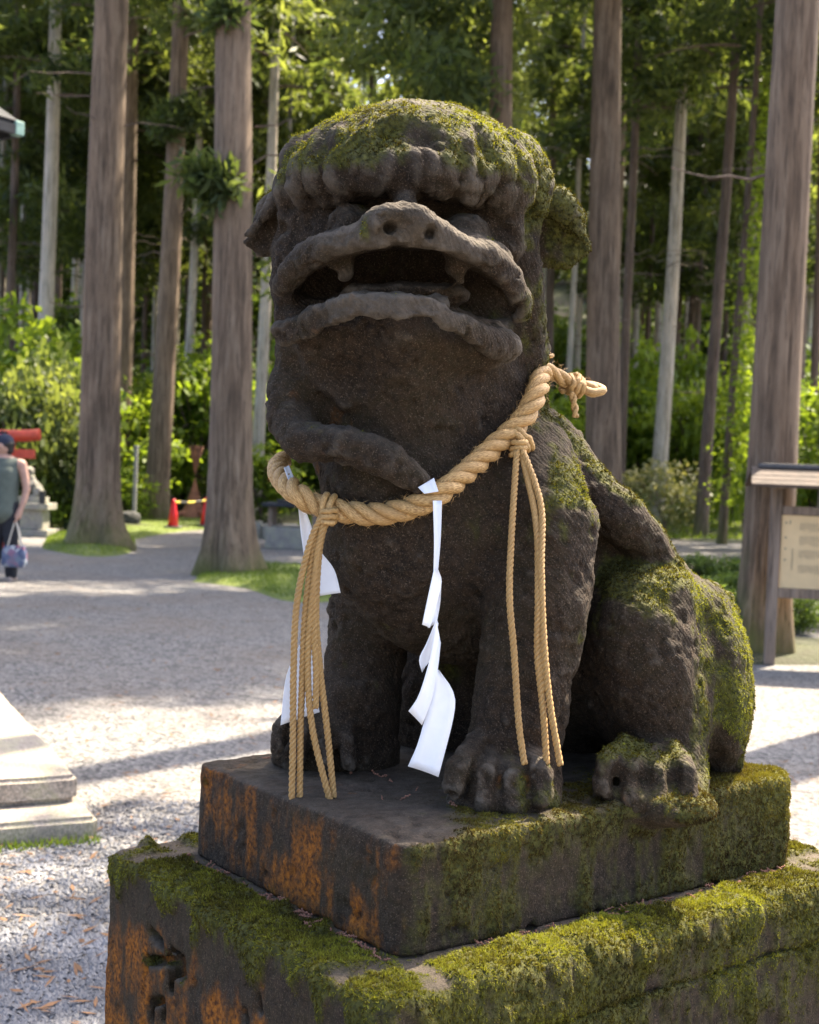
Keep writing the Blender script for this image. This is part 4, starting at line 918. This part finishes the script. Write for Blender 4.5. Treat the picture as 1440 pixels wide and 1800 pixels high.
for (px, d, w, h) in [(20, 36, 2.2, 3.5), (85, 34, 1.8, 3.0), (130, 40, 2.2, 3.2), (300, 42, 2.0, 3.0), (420, 44, 1.8, 2.6), (95, 27, .6, .75), (240, 38, 1.6, 2.0), (350, 40, 1.9, 3.2), (225, 33, .7, .8), (460, 36, 1.2, 1.3), (500, 42, 1.5, 2.3), (960, 40, 1.8, 2.6), (1130, 44, 1.9, 3.4), (1215, 42, 1.6, 2.8), (1310, 40, 1.5, 3.6), (1395, 31, 1.4, 2.6), (1440, 27, 1.3, 2.2), (1180, 47, 1.8, 4.0), (1010, 45, 2.0, 2.8)]:
    shrub(px, d, 'fresh', w, h, '%s bright green layered shrub %s' % ('tall' if h > 2.7 else 'low' if h < 1.4 else 'rounded', between(px)), 'bright shrubs under the cedars')
for i in range(84):
    px = g.uniform(-60, 1500); d = g.uniform(42, 95)
    shrub(px, d, 'broad', g.uniform(1.6, 3.2), g.uniform(1.6, 3.8), 'mid green understory bush %s' % between(px), 'understory bushes on the slope')
for i in range(26):                                                              # low plants behind the board
    px = g.uniform(1235, 1470); d = g.uniform(11.3, 19.5); shrub(px, d, 'broad', g.uniform(.28, .5), g.uniform(.14, .28), 'low leafy ground plant growing behind the notice board', 'ground plants behind the board')
# climbing leaves on the thin trunk
gv = np.random.default_rng(77); zz = gv.uniform(1.0, 12, 1900); an = gv.random(1900) * 6.28; rr = .12 + np.abs(gv.normal(0, .20, 1900)); lx = (VT.children[0].data.vertices[600].co.x) / max(.1, VT.children[0].data.vertices[600].co.z)
vm = leaf_cloud('vine_leaves', np.stack([lx * zz + rr * np.cos(an), rr * np.sin(an), zz], 1), .6, .11, M_FRESH, 78, np.full(1900, .85), 1.3, .4)
vo = link('vine_leaves', vm, None, VT); vo['kind'] = 'stuff'

# ------------------------------------------------------------------ stone steps at the left
M_SLAB = stone_mat('pale_slab_stone', (.30, .27, .23)); M_LIONG = stone_mat('grey_lion_stone', (.20, .195, .18), .2)
sd = np.array([-.87, 1.83]); sd /= np.linalg.norm(sd); sf = np.array([-sd[1], sd[0]])
st = empty('stone_step', (-1.6, 5.4, 0)); tag(st, 'pale low two tier stone step lying on the gravel', 'step')
for nm, corner, L, Wd, z0, z1 in (('upper_slab', np.array([-1.25, 5.06]), 2.6, 3.4, .085, .19), ('lower_slab', np.array([-1.12, 4.865]), 2.9, 3.8, -.02, .082)):
    c = corner + sd * L / 2 + sf * Wd / 2; rot = np.array([[sd[0], sf[0], 0], [sd[1], sf[1], 0], [0, 0, 1]])
    bm = bmesh.new(); bmesh.ops.create_cube(bm, size=1); bmesh.ops.scale(bm, vec=(L, Wd, z1 - z0), verts=bm.verts)
    bmesh.ops.bevel(bm, geom=bm.edges[:], offset=.018, segments=3, affect='EDGES'); bmesh.ops.subdivide_edges(bm, edges=[e for e in bm.edges if e.calc_length() > .5], cuts=30, use_grid_fill=True)
    V_ = np.array([v.co[:] for v in bm.verts]); V_ = V_ @ rot.T + np.array([c[0], c[1], (z0 + z1) / 2]); V_ += (fbm(V_, 5, 4, 66) * .006)[:, None] * np.array([.6, .6, 1])
    for v, q in zip(bm.verts, V_): v.co = q
    me = bpy.data.meshes.new(nm); bm.to_mesh(me); bm.free()
    fattr(me, 'moss', np.clip(.9 * sst(-V_[:, 2], -.05, -.0) + .15 * fbm(V_, 6, 3, 67), 0, 1) * (.5 + .5 * sst(fbm(V_, 4, 3, 68), -.1, .3))); fattr(me, 'worn_lit', .15 + 0 * V_[:, 0]); fattr(me, 'algae', 0 * V_[:, 0])
    adopt(link(nm, me, M_SLAB), st)
g = np.random.default_rng(31); pts = []
e0 = np.array([-1.12, 4.865]) - sd * .02
for i in range(380):
    q = e0 + sf * abs(g.normal(0, .5)) - sd * abs(g.normal(0, .03)); pts.append([q[0], q[1], 0])
blades('grass', pts, .032, .004, M_GRASS, 63, 'sparse green grass tufts along the foot of the pale stone step', 'grass', .4)

# ------------------------------------------------------------------ roofed notice board
M_WOOD = bark_mat('grey_board_wood', (.10, .075, .055), (.21, .155, .115), (.31, .24, .18)); M_BOARD = plain('cream_board', (.68, .50, .27), .7, .06, 8); M_INK = plain('grey_ink', (.22, .19, .15), .8, .1, 20, bmp=0)
M_ROOFW = plain('brown_roof_plank', (.075, .055, .042), .85, .35, 12); M_ROOFD = plain('dark_ridge_cap', (.06, .06, .065), .5, .2, 20)
b0 = ground_at(1352, 1165); bd = float((b0 - CAM) @ fwd); nb = empty('notice_board', tuple(b0)); tag(nb, 'wooden notice board with small plank roof and cream text panel', 'notice board')
m_ = bd / FPX; bv = np.array([.985, -.17, 0]); bn = np.array([.17, .985, 0]); rotb = np.stack([bv, bn, [0, 0, 1]], 1)
def bpt(u, v, z): return b0 + bv * u + bn * v + np.array([0, 0, z])
WB = 1.5
for u in (0, WB): adopt(MB().box(bpt(u, 0, .74), (.085, .085, 1.50), rotb).build('post', M_WOOD, bevel=.006), nb)
for z, h in ((.575, .08), (1.245, .07)): adopt(MB().box(bpt(WB / 2, -.006, z), (WB - .088, .06, h), rotb).build('rail', M_WOOD, bevel=.005), nb)
panel = adopt(MB().box(bpt(WB / 2, .0, .912), (WB - .10, .025, .59), rotb).build('panel', M_BOARD), nb)
roof = None
for s_ in (-1, 1):
    for i in range(4):
        v0 = s_ * (.05 + i * .085); z = 1.585 - abs(v0) * .42; rx = np.array(Matrix.Rotation(-s_ * .36, 3, 'X'))
        adopt(MB().box(bpt(WB / 2, v0, z), (WB + .42 + i * .012, 0.10, .026), rotb @ rx).build('roof_plank', M_ROOFW, bevel=.003), nb)
adopt(MB().box(bpt(WB / 2, 0, 1.602), (WB + .30, .12, .035), rotb).build('ridge_cap', M_ROOFD, bevel=.004), nb)
for u in (0, WB): adopt(MB().box(bpt(u, 0, 1.445), (.07, .56, .055), rotb).build('bracket', M_WOOD, bevel=.004), nb)
g = np.random.default_rng(17); ink = MB()
for (z1, z2, u0_, u1_, n) in [(1.06, .985, .19, .36, 12), (.955, .87, .19, .36, 12), (.84, .76, .19, .36, 12), (.72, .64, .19, .36, 12), (.85, .68, .135, .15, 2), (1.06, .985, .42, .62, 13), (.955, .87, .42, .62, 13), (.84, .76, .42, .62, 13), (.72, .64, .42, .62, 13)]:
    for c in range(n):
        u = u0_ + (u1_ - u0_) * (c + .5) / n; z = z1
        while z > z2 + (g.random() * .03 if n > 3 else 0):
            h = .006; ink.box(bpt(u, -.0145, z + .085), (.007 * g.uniform(.6, 1), .002, h * g.uniform(.5, .9)), rotb); z -= .0088
for z in (1.06, .94, .85, .76): ink.box(bpt(.085, -.0145, z + .085), (.012, .002, .016), rotb)
ink.box(bpt(.115, -.0145, 1.15), (.008, .002, .03), rotb)
io = adopt(ink.build('text_print', M_INK), nb); io['kind'] = 'stuff'

# ------------------------------------------------------------------ person with a bag
M_SKIN = plain('skin', (.46, .27, .20), .5, .1, 12); M_TANK = plain('grey_green_top', (.10, .12, .10), .85, .15, 14); M_NAVY = plain('navy_cap_cloth', (.018, .024, .05), .8, .2, 30); M_TROU = plain('dark_trousers', (.016, .017, .024), .85, .2, 20)
M_HAIR = plain('dark_hair', (.02, .015, .012), .6, .2, 60); M_SHOE = plain('pale_shoe', (.35, .27, .22), .7, .2, 20)
f0 = ground_at(3, 1024); pe = empty('person', tuple(f0)); tag(pe, 'person in sleeveless grey green top and navy cap carrying a bag', 'person')
px0, py0 = f0[0], f0[1]
def W(L): return [(px0 + a, py0 + b, c, r) for a, b, c, r in L]
def sdf_part(name, S_, m, parent, lo, hi, h=.011, sm=1):
    V_, F_ = surface(S_, lo, hi, h); V_ = vsmooth(V_, F_, sm, .5); return adopt(link(name, mesh_np(name, V_, F_), m), parent)
BLO = (px0 - .5, py0 - .5, -.03); BHI = (px0 + .55, py0 + .5, 1.75)
body = Sculpt()                                                                 # seen from behind, walking away, head turned left and up
body.wchain(W([(0, 0, .88, .15), (0, .0, 1.05, .14), (0, .01, 1.25, .15), (0, .01, 1.36, .12)]), .05)
body.wchain(W([(-.16, .01, 1.37, .06), (0, .01, 1.39, .07), (.17, .01, 1.37, .062)]), .05)
body.wchain(W([(0, .01, 1.36, .06), (-.01, .02, 1.50, .055)]), .03)
body.wchain(W([(-.01, .0, 1.555, .085), (-.03, .005, 1.60, .092)]), .02); body.wchain(W([(-.055, .005, 1.545, .062), (-.07, .0, 1.54, .058)]), .02)
body.wchain(W([(-.125, .0, 1.585, .012), (-.143, .0, 1.570, .016)]), .012)      # nose
body.wchain(W([(-.115, .0, 1.532, .012), (-.122, .0, 1.528, .012)]), .01); body.wchain(W([(-.02, -.088, 1.585, .012), (-.015, -.095, 1.555, .012)]), .008); body.wchain(W([(-.02, .098, 1.585, .012), (-.015, .105, 1.555, .012)]), .008)
body.wchain(W([(.19, .01, 1.36, .058), (.235, .0, 1.20, .047), (.255, -.01, 1.08, .042), (.235, -.05, .93, .034), (.205, -.07, .83, .026)]), .02)
body.wchain(W([(.205, -.07, .83, .030), (.19, -.075, .775, .036)]), .015)
for i, (dx, L_) in enumerate(((-.022, .050), (-.008, .060), (.006, .058), (.02, .048))):
    body.wchain(W([(.188 + dx * .6, -.08 + dx, .765, .0105), (.178, -.085 + dx * 1.2, .765 - L_ * .6, .0095), (.158, -.083 + dx * 1.2, .762 - L_, .0085)]), .005)
body.wchain(W([(.178, -.05, .79, .012), (.158, -.055, .75, .010), (.150, -.065, .725, .009)]), .006)
body.wchain(W([(-.19, .01, 1.36, .058), (-.24, .02, 1.20, .047), (-.26, .03, 1.08, .042), (-.30, .10, .98, .034), (-.33, .17, .93, .028), (-.34, .20, .89, .034)]), .02)
for dx in (-.03, -.01, .01, .03): body.wchain(W([(-.34 + dx, .205, .875, .011), (-.345 + dx, .215, .83, .010), (-.34 + dx, .20, .805, .009)]), .005)
body.wchain(W([(-.30, .19, .88, .012), (-.295, .20, .845, .010)]), .006)
body.wchain(W([(.085, 0, .86, .10), (.095, -.01, .48, .065), (.10, .02, .09, .042)]), .03); body.wchain(W([(-.085, 0, .86, .10), (-.09, .03, .48, .065), (-.10, -.06, .10, .042)]), .03)
sdf_part('body', body, M_SKIN, pe, BLO, BHI, .0085)
top = Sculpt(); top.wchain(W([(0, 0, .84, .172), (0, 0, 1.05, .155), (0, .01, 1.25, .165), (0, .01, 1.33, .14)]), .05); top.wchain(W([(-.13, .01, 1.375, .066), (0, .01, 1.37, .085), (.13, .01, 1.375, .066)]), .05)
top.fn(lambda P: (P[:, 2] - (1.425 - .0 * P[:, 0])), .01, True) if False else None
sdf_part('sleeveless_top', top, M_TANK, pe, BLO, BHI, .012)
tr = Sculpt(); tr.wchain(W([(0, 0, .92, .165), (0, 0, .84, .165)]), .04)
tr.wchain(W([(.085, 0, .84, .108), (.095, -.01, .48, .082), (.10, .02, .10, .068)]), .03); tr.wchain(W([(-.085, 0, .84, .108), (-.09, .03, .48, .082), (-.10, -.06, .11, .068)]), .03)
sdf_part('trousers', tr, M_TROU, pe, BLO, BHI, .012)
for s_, (sx, sy) in enumerate(((.10, .02), (-.10, -.06))):
    sh = Sculpt(); sh.wchain(W([(sx, sy - .06, .035, .040), (sx, sy + .03, .045, .048), (sx, sy + .14, .03, .034)]), .02); sh.fn(lambda P: -P[:, 2] if False else (-(P[:, 2] - .004)) * -1 * -1, .004, True) if False else None
    sdf_part('shoe', sh, M_SHOE, pe, (px0 - .3, py0 - .3, -.03), (px0 + .3, py0 + .3, .14), .011)
hr = Sculpt(); hr.wchain(W([(.02, .0, 1.58, .088), (.035, .0, 1.53, .06), (.03, .005, 1.48, .03)]), .02); sdf_part('hair', hr, M_HAIR, pe, (px0 - .3, py0 - .3, 1.4), (px0 + .3, py0 + .3, 1.72), .010)
cp = Sculpt(); cp.wchain(W([(-.02, .004, 1.625, .094), (.0, .004, 1.62, .094)]), .02); cp.fn(lambda P: (P[:, 2] - 1.605), .008, True) if False else None
cp.wchain(W([(-.10, .004, 1.625, .03), (-.175, .004, 1.645, .028)]), .02); sdf_part('cap', cp, M_NAVY, pe, (px0 - .3, py0 - .3, 1.5), (px0 + .3, py0 + .3, 1.78), .010)
# tote bag
M_BAGM = None
m, nt, bs = mat('printed_bag'); vz = N(nt, 'ShaderNodeTexVoronoi'); vz.inputs['Scale'].default_value = 14; nt.links.new(objco(nt), vz.inputs[0]); sp = N(nt, 'ShaderNodeSeparateColor'); nt.links.new(vz.outputs['Color'], sp.inputs[0])
nt.links.new(ramp(nt, sp.outputs[0], [(0, (.05, .07, .14)), (.4, (.12, .15, .24)), (.6, (.32, .08, .12)), (.75, (.10, .14, .2)), (1, (.5, .5, .5))]), bs.inputs['Base Color']); bs.inputs['Roughness'].default_value = .7; M_BAG = m
bgx, bgy = px0 + .165, py0 - .085; bg = empty('hand_bag', (bgx, bgy, .18)); tag(bg, 'dark blue patterned hand bag with pale straps held by the person', 'bag')
bgm = MB(); bgm.add([(bgx + x * w_, bgy + y * t_, z_) for z_, w_, t_ in ((.19, .125, .05), (.24, .14, .062), (.36, .135, .055), (.44, .115, .028)) for x, y in ((-1, -1), (1, -1), (1, 1), (-1, 1))],
    [(3, 2, 1, 0), (12, 13, 14, 15)] + [(k * 4 + j, k * 4 + (j + 1) % 4, k * 4 + 4 + (j + 1) % 4, k * 4 + 4 + j) for k in range(3) for j in range(4)])
bgo = adopt(bgm.build('bag_body', M_BAG, bevel=.015), bg)
M_STRAP = plain('pale_strap', (.55, .50, .42), .7, .1, 20)
for s_ in (-1, 1):
    P = spline([(bgx - .075, bgy + s_ * .025, .43), (bgx - .03, bgy + s_ * .014, .62), (bgx - .003, bgy, .722), (bgx + .035, bgy + s_ * .014, .62), (bgx + .075, bgy + s_ * .025, .43)], 30); adopt(MB().tube(P, .009, 6).build('strap', M_STRAP, smooth=True), bg)

# ------------------------------------------------------------------ torii, far lion, pavilion
M_RED = plain('vermilion_paint', (.62, .075, .03), .5, .15, 10); M_REDP = plain('pink_red_lantern', (.75, .06, .10), .5, .1, 12); M_BLACK = plain('black_paint', (.015, .015, .016), .45, .2, 20)
t0 = ground_at(20, 985); td = float((t0 - CAM) @ fwd); q = td / FPX
tz = lambda py: float(pix(20, py, td)[2]); tx = lambda px_: float(pix(px_, 800, td)[0])
to = empty('torii_gate', (t0[0], t0[1], 0)); tag(to, 'small vermilion torii gate behind the person', 'torii gate')
xl = tx(20) - 1.7
for x in (tx(20), xl): adopt(MB().tube([(x, t0[1], -.02), (x + .0, t0[1], 1.0), (x, t0[1], tz(775))], [.075, .07, .066], 16).build('post', M_RED, smooth=True), to); adopt(MB().tube([(x, t0[1], -.01), (x, t0[1], .18)], [.095, .09], 16).build('post_base', M_BLACK, smooth=True), to)
P = [(xl - .50, t0[1], tz(757) + .05), (xl - .2, t0[1], tz(764)), ((xl + tx(20)) / 2, t0[1], tz(768)), (tx(20) + .2, t0[1], tz(765)), (tx(70), t0[1], tz(762))]
adopt(MB().tube(spline(P, 20), .085, 12).build('top_beam', M_RED, smooth=True), to)
adopt(MB().box(((xl + tx(20)) / 2, t0[1], tz(797)), (tx(58) - xl + .38, .07, .13)).build('tie_beam', M_RED, bevel=.008), to)
ln = Sculpt(); lc = (tx(9), t0[1] - .12, tz(781)); ln.wchain([(lc[0], lc[1], lc[2] - .05, .11), (lc[0], lc[1], lc[2] + .05, .11)], .02); V_, F_ = surface(ln, np.array(lc) - .3, np.array(lc) + .3, .02)
l_ = empty('paper_lantern', lc); tag(l_, 'round pinkish red paper lantern under the torii beam', 'lantern'); adopt(link('shade', mesh_np('shade', V_, F_), M_REDP), l_)
for z_ in (-.165, .165): adopt(MB().tube([(lc[0], lc[1], lc[2] + z_ - .015), (lc[0], lc[1], lc[2] + z_ + .015)], .07, 14).build('ring', M_BLACK, smooth=True), l_)
# far stone lion on its pedestal
d2 = 25.0; c2 = pix(58, 838, d2); fl = empty('guardian_lion_statue', (c2[0], c2[1], .62)); tag(fl, 'small pale grey stone guardian lion far off beside the thick flared cedar', 'statue')
o = link('body', lion_body.data.copy(), None, fl); o.data.materials.clear(); o.data.materials.append(M_LIONG); sc_ = .60
o.matrix_parent_inverse = Matrix.Translation(fl.location).inverted(); o.matrix_basis = Matrix.Translation((c2[0], c2[1], .74)) @ Matrix.Rotation(R(-35), 4, 'Z') @ Matrix.Scale(sc_, 4) @ Matrix.Translation((-CEN[0], -CEN[1], -PT))
for a_ in ('moss', 'algae'): o.data.attributes[a_].data.foreach_set('value', np.zeros(len(o.data.vertices), np.float32))
adopt(MB().box((c2[0], c2[1], .685), (.54, .40, .11)).build('plinth', M_LIONG, bevel=.01), fl)
fp = empty('stone_pedestal', (c2[0], c2[1], 0)); tag(fp, 'grey stepped stone pedestal under the small far lion', 'pedestal')
for z0, z1, w_ in ((.50, .63, .78), (.13, .50, .56), (-.01, .13, .80)): adopt(MB().box((c2[0], c2[1], (z0 + z1) / 2), (w_, w_ * .85, z1 - z0 - .004)).build('block', M_LIONG, bevel=.012), fp)
ob = pix(74, 890, 24.4); bx_ = empty('black_box', (ob[0], ob[1], .632)); tag(bx_, 'small black box standing on the far pedestal beside the pale lion', 'box')
adopt(MB().box((ob[0], ob[1], .632 + .11), (.10, .10, .22)).build('case', M_BLACK, bevel=.006), bx_); adopt(MB().box((ob[0], ob[1], .632 + .232), (.112, .112, .02)).build('lid', M_BLACK, bevel=.004), bx_)
# pavilion whose eave corner reaches into view
M_TILE = plain('dark_copper_roof', (.022, .024, .028), .85, .25, 8); M_COPPER = plain('green_copper', (.22, .36, .30), .6, .2, 20)
ec = pix(30, 222, 11.0); pv = empty('shrine_pavilion', (ec[0] - 2.3, ec[1] + 1.5, 0)); tag(pv, 'dark roofed wooden pavilion with pale copper eave tip', 'pavilion')
E1 = np.array([-.82, .57]); E2 = np.array([-.57, -.82])
def ev(i, j, z): return (ec[0] + E1[0] * i + E2[0] * j, ec[1] + E1[1] * i + E2[1] * j, ec[2] + z)
RE = np.array([[E1[0], E2[0], 0], [E1[1], E2[1], 0], [0, 0, 1]])
for i in (.75, 3.65):
    for j in (.75, 2.65):
        p = np.array(ev(i, j, 0)); adopt(MB().box((p[0], p[1], ec[2] / 2 - .1), (.16, .16, ec[2] - .15), RE).build('post', M_WOOD, bevel=.008), pv)
apx = [ev(1.5, 1.7, 1.4), ev(2.9, 1.7, 1.4)]; cor = [ev(0, 0, 0), ev(4.4, 0, 0), ev(4.4, 3.4, 0), ev(0, 3.4, 0)]
for poly in ([cor[0], cor[1], apx[1], apx[0]], [cor[1], cor[2], apx[1]], [cor[2], cor[3], apx[0], apx[1]], [cor[3], cor[0], apx[0]]):
    me = bpy.data.meshes.new('roof_slope'); me.from_pydata(poly, [], [tuple(range(len(poly)))]); o = adopt(link('roof_slope', me, M_TILE), pv); s = o.modifiers.new('t', 'SOLIDIFY'); s.thickness = .10; s.offset = 0
adopt(MB().box(ev(2.2, -.02, -.04), (4.3, .05, .08), RE).build('eave_edge', M_TILE), pv); adopt(MB().box(ev(-.02, 1.7, -.04), (.05, 3.3, .08), RE).build('eave_edge', M_TILE), pv)
adopt(MB().box(ev(0, 0, -.02), (.09, .09, .12), RE).build('eave_tip', M_COPPER, bevel=.01), pv)
adopt(MB().tube([ev(1.7, 1.7, -.5), ev(.1, .1, -.12)], .06, 8).build('hip_rafter', M_BLACK), pv)

# ------------------------------------------------------------------ cones, bar, posts, stump
M_CONE = plain('red_cone_plastic', (.75, .02, .025), .4, .08, 8, bmp=0); M_CONEB = plain('grey_cone_base', (.10, .10, .11), .6, .2, 20)
m, nt, bs = mat('striped_bar'); tc = objco(nt, (1, 1, 1)); wv = N(nt, 'ShaderNodeTexWave', wave_type='BANDS', bands_direction='X'); wv.inputs['Scale'].default_value = 1.4; nt.links.new(tc, wv.inputs[0])
nt.links.new(ramp(nt, wv.outputs['Fac'], [(.48, (.03, .03, .03)), (.52, (.65, .50, .05))]), bs.inputs['Base Color']); M_BAR = m
cones = []
for px_, lab in ((307, 'red traffic cone standing clear on the turf beside the slim cedar'), (364, 'red traffic cone half hidden behind the reddish cedar')):
    p = ground_at(px_, 935 if px_ < 330 else 917); d_ = float((p - CAM) @ fwd); d_ = 29.5 if px_ < 330 else 31; p = pix(px_, 838, d_); p[2] = .05; h_ = 50 * d_ / FPX
    cn = empty('traffic_cone', tuple(p)); tag(cn, lab, 'traffic cone', 'cones closing the path'); cones.append(p + np.array([0, 0, h_ * .9]))
    adopt(MB().tube([p + np.array([0, 0, z]) for z in (.03, h_ * .5, h_ * .9, h_)], [.125, .085, .048, .04], 18).build('cone_body', M_CONE, smooth=True), cn)
    adopt(MB().box(p + np.array([0, 0, .015]), (.36, .36, .035)).build('base', M_CONEB, bevel=.01), cn)
a, b = cones; P = [a * (1 - t) + b * t - np.array([0, 0, .03 * math.sin(math.pi * t)]) for t in np.linspace(-.02, 1.02, 14)]
o = MB().tube(P, .028, 8).build('barrier_rope', M_BAR, smooth=True); tag(o, 'yellow and black striped barrier rope strung between the red cones', 'barrier')
M_POST = plain('weathered_post', (.30, .29, .28), .8, .2, 10)
p = pix(238, 838, 31); sp_ = empty('signpost', (p[0], p[1], 0)); tag(sp_, 'grey wooden marker post beside the dark stone block', 'post')
adopt(MB().box((p[0], p[1], .90), (.085, .07, 1.86)).build('post', M_POST, bevel=.01), sp_); adopt(MB().box((p[0], p[1], 1.86), (.10, .085, .06)).build('post_cap', M_POST, bevel=.012), sp_)
bk = Sculpt(); bc = pix(226, 912, 30.0); bk.wchain([(bc[0] - .12, bc[1], .15, .20), (bc[0] + .12, bc[1], .18, .20)], .05); V_, F_ = surface(bk, (bc[0] - .6, bc[1] - .5, -.05), (bc[0] + .6, bc[1] + .5, .6), .03); V_ = V_ + vnormals(V_, F_) * (fbm(V_, 4, 3, 8) * .07)[:, None]
o = link('boulder', mesh_np('boulder', V_, F_, False), plain('dark_boulder', (.06, .06, .055), .9, .3, 9)); tag(o, 'dark rough boulder between the flared cedar and the slimmer cedar', 'boulder')
sc2 = pix(345, 838, 36); z_ = floor_z(sc2[0], sc2[1]); stp = empty('tree_stump', (sc2[0], sc2[1], z_)); tag(stp, 'reddish torn tree stump on the bank above the cones', 'stump')
M_STUMP = plain('red_stump_wood', (.30, .13, .075), .85, .35, 6); link('stump_body', trunk_mesh('stump_body', .24, .75, (.0, 0), .6, M_STUMP, 88, 18), M_STUMP, stp)
for i in range(4):
    a_ = i * 1.7 + .4; P = [np.array([sc2[0] + math.cos(a_) * x, sc2[1] + math.sin(a_) * x, z_ + .22 - x * .22]) for x in np.linspace(.2, .9, 5)]; adopt(MB().tube(P, np.linspace(.10, .03, 5), 7).build('root', M_STUMP, smooth=True), stp)
# low roofed well house and stone kerb behind the lion chest
w0 = pix(520, 838, 24); wl_ = empty('low_roofed_well', (w0[0], w0[1], 0)); tag(wl_, 'low well with flat dark roof half hidden behind the lion chest', 'well')
adopt(MB().box((w0[0], w0[1], .80), (1.1, 1.1, .06)).build('roof', M_TILE, bevel=.01), wl_); adopt(MB().box((w0[0], w0[1], .86), (.6, .6, .06)).build('roof_cap', M_TILE, bevel=.01), wl_)
for sx in (-.4, .4):
    for sy in (-.4, .4): adopt(MB().box((w0[0] + sx, w0[1] + sy, .585), (.07, .07, .37)).build('post', M_WOOD), wl_)
adopt(MB().box((w0[0], w0[1], .2), (.95, .95, .40)).build('basin', M_LIONG, bevel=.03), wl_)
kb = empty('stone_kerb', (w0[0], w0[1] + 3, 0)); tag(kb, 'low rough stone kerb wall along the path bend behind the lion', 'wall')
g = np.random.default_rng(44)
for i in range(14):
    t = i / 13; x = -3.6 + 5.2 * t; y = 27.3 - 1.1 * math.sin(t * 3.1); w_ = .36 + .05 * g.random()
    bm = bmesh.new(); bmesh.ops.create_cube(bm, size=1); bmesh.ops.bevel(bm, geom=bm.edges[:], offset=.12, segments=2, affect='EDGES')
    for v in bm.verts: v.co = Vector((x + v.co.x * w_, y + v.co.y * .34, .16 + v.co.z * (.34 + .05 * math.sin(i * 2.1)))) + Vector(g.normal(0, .012, 3))
    me = bpy.data.meshes.new('stone'); bm.to_mesh(me); bm.free(); adopt(link('stone', me, M_LIONG), kb)
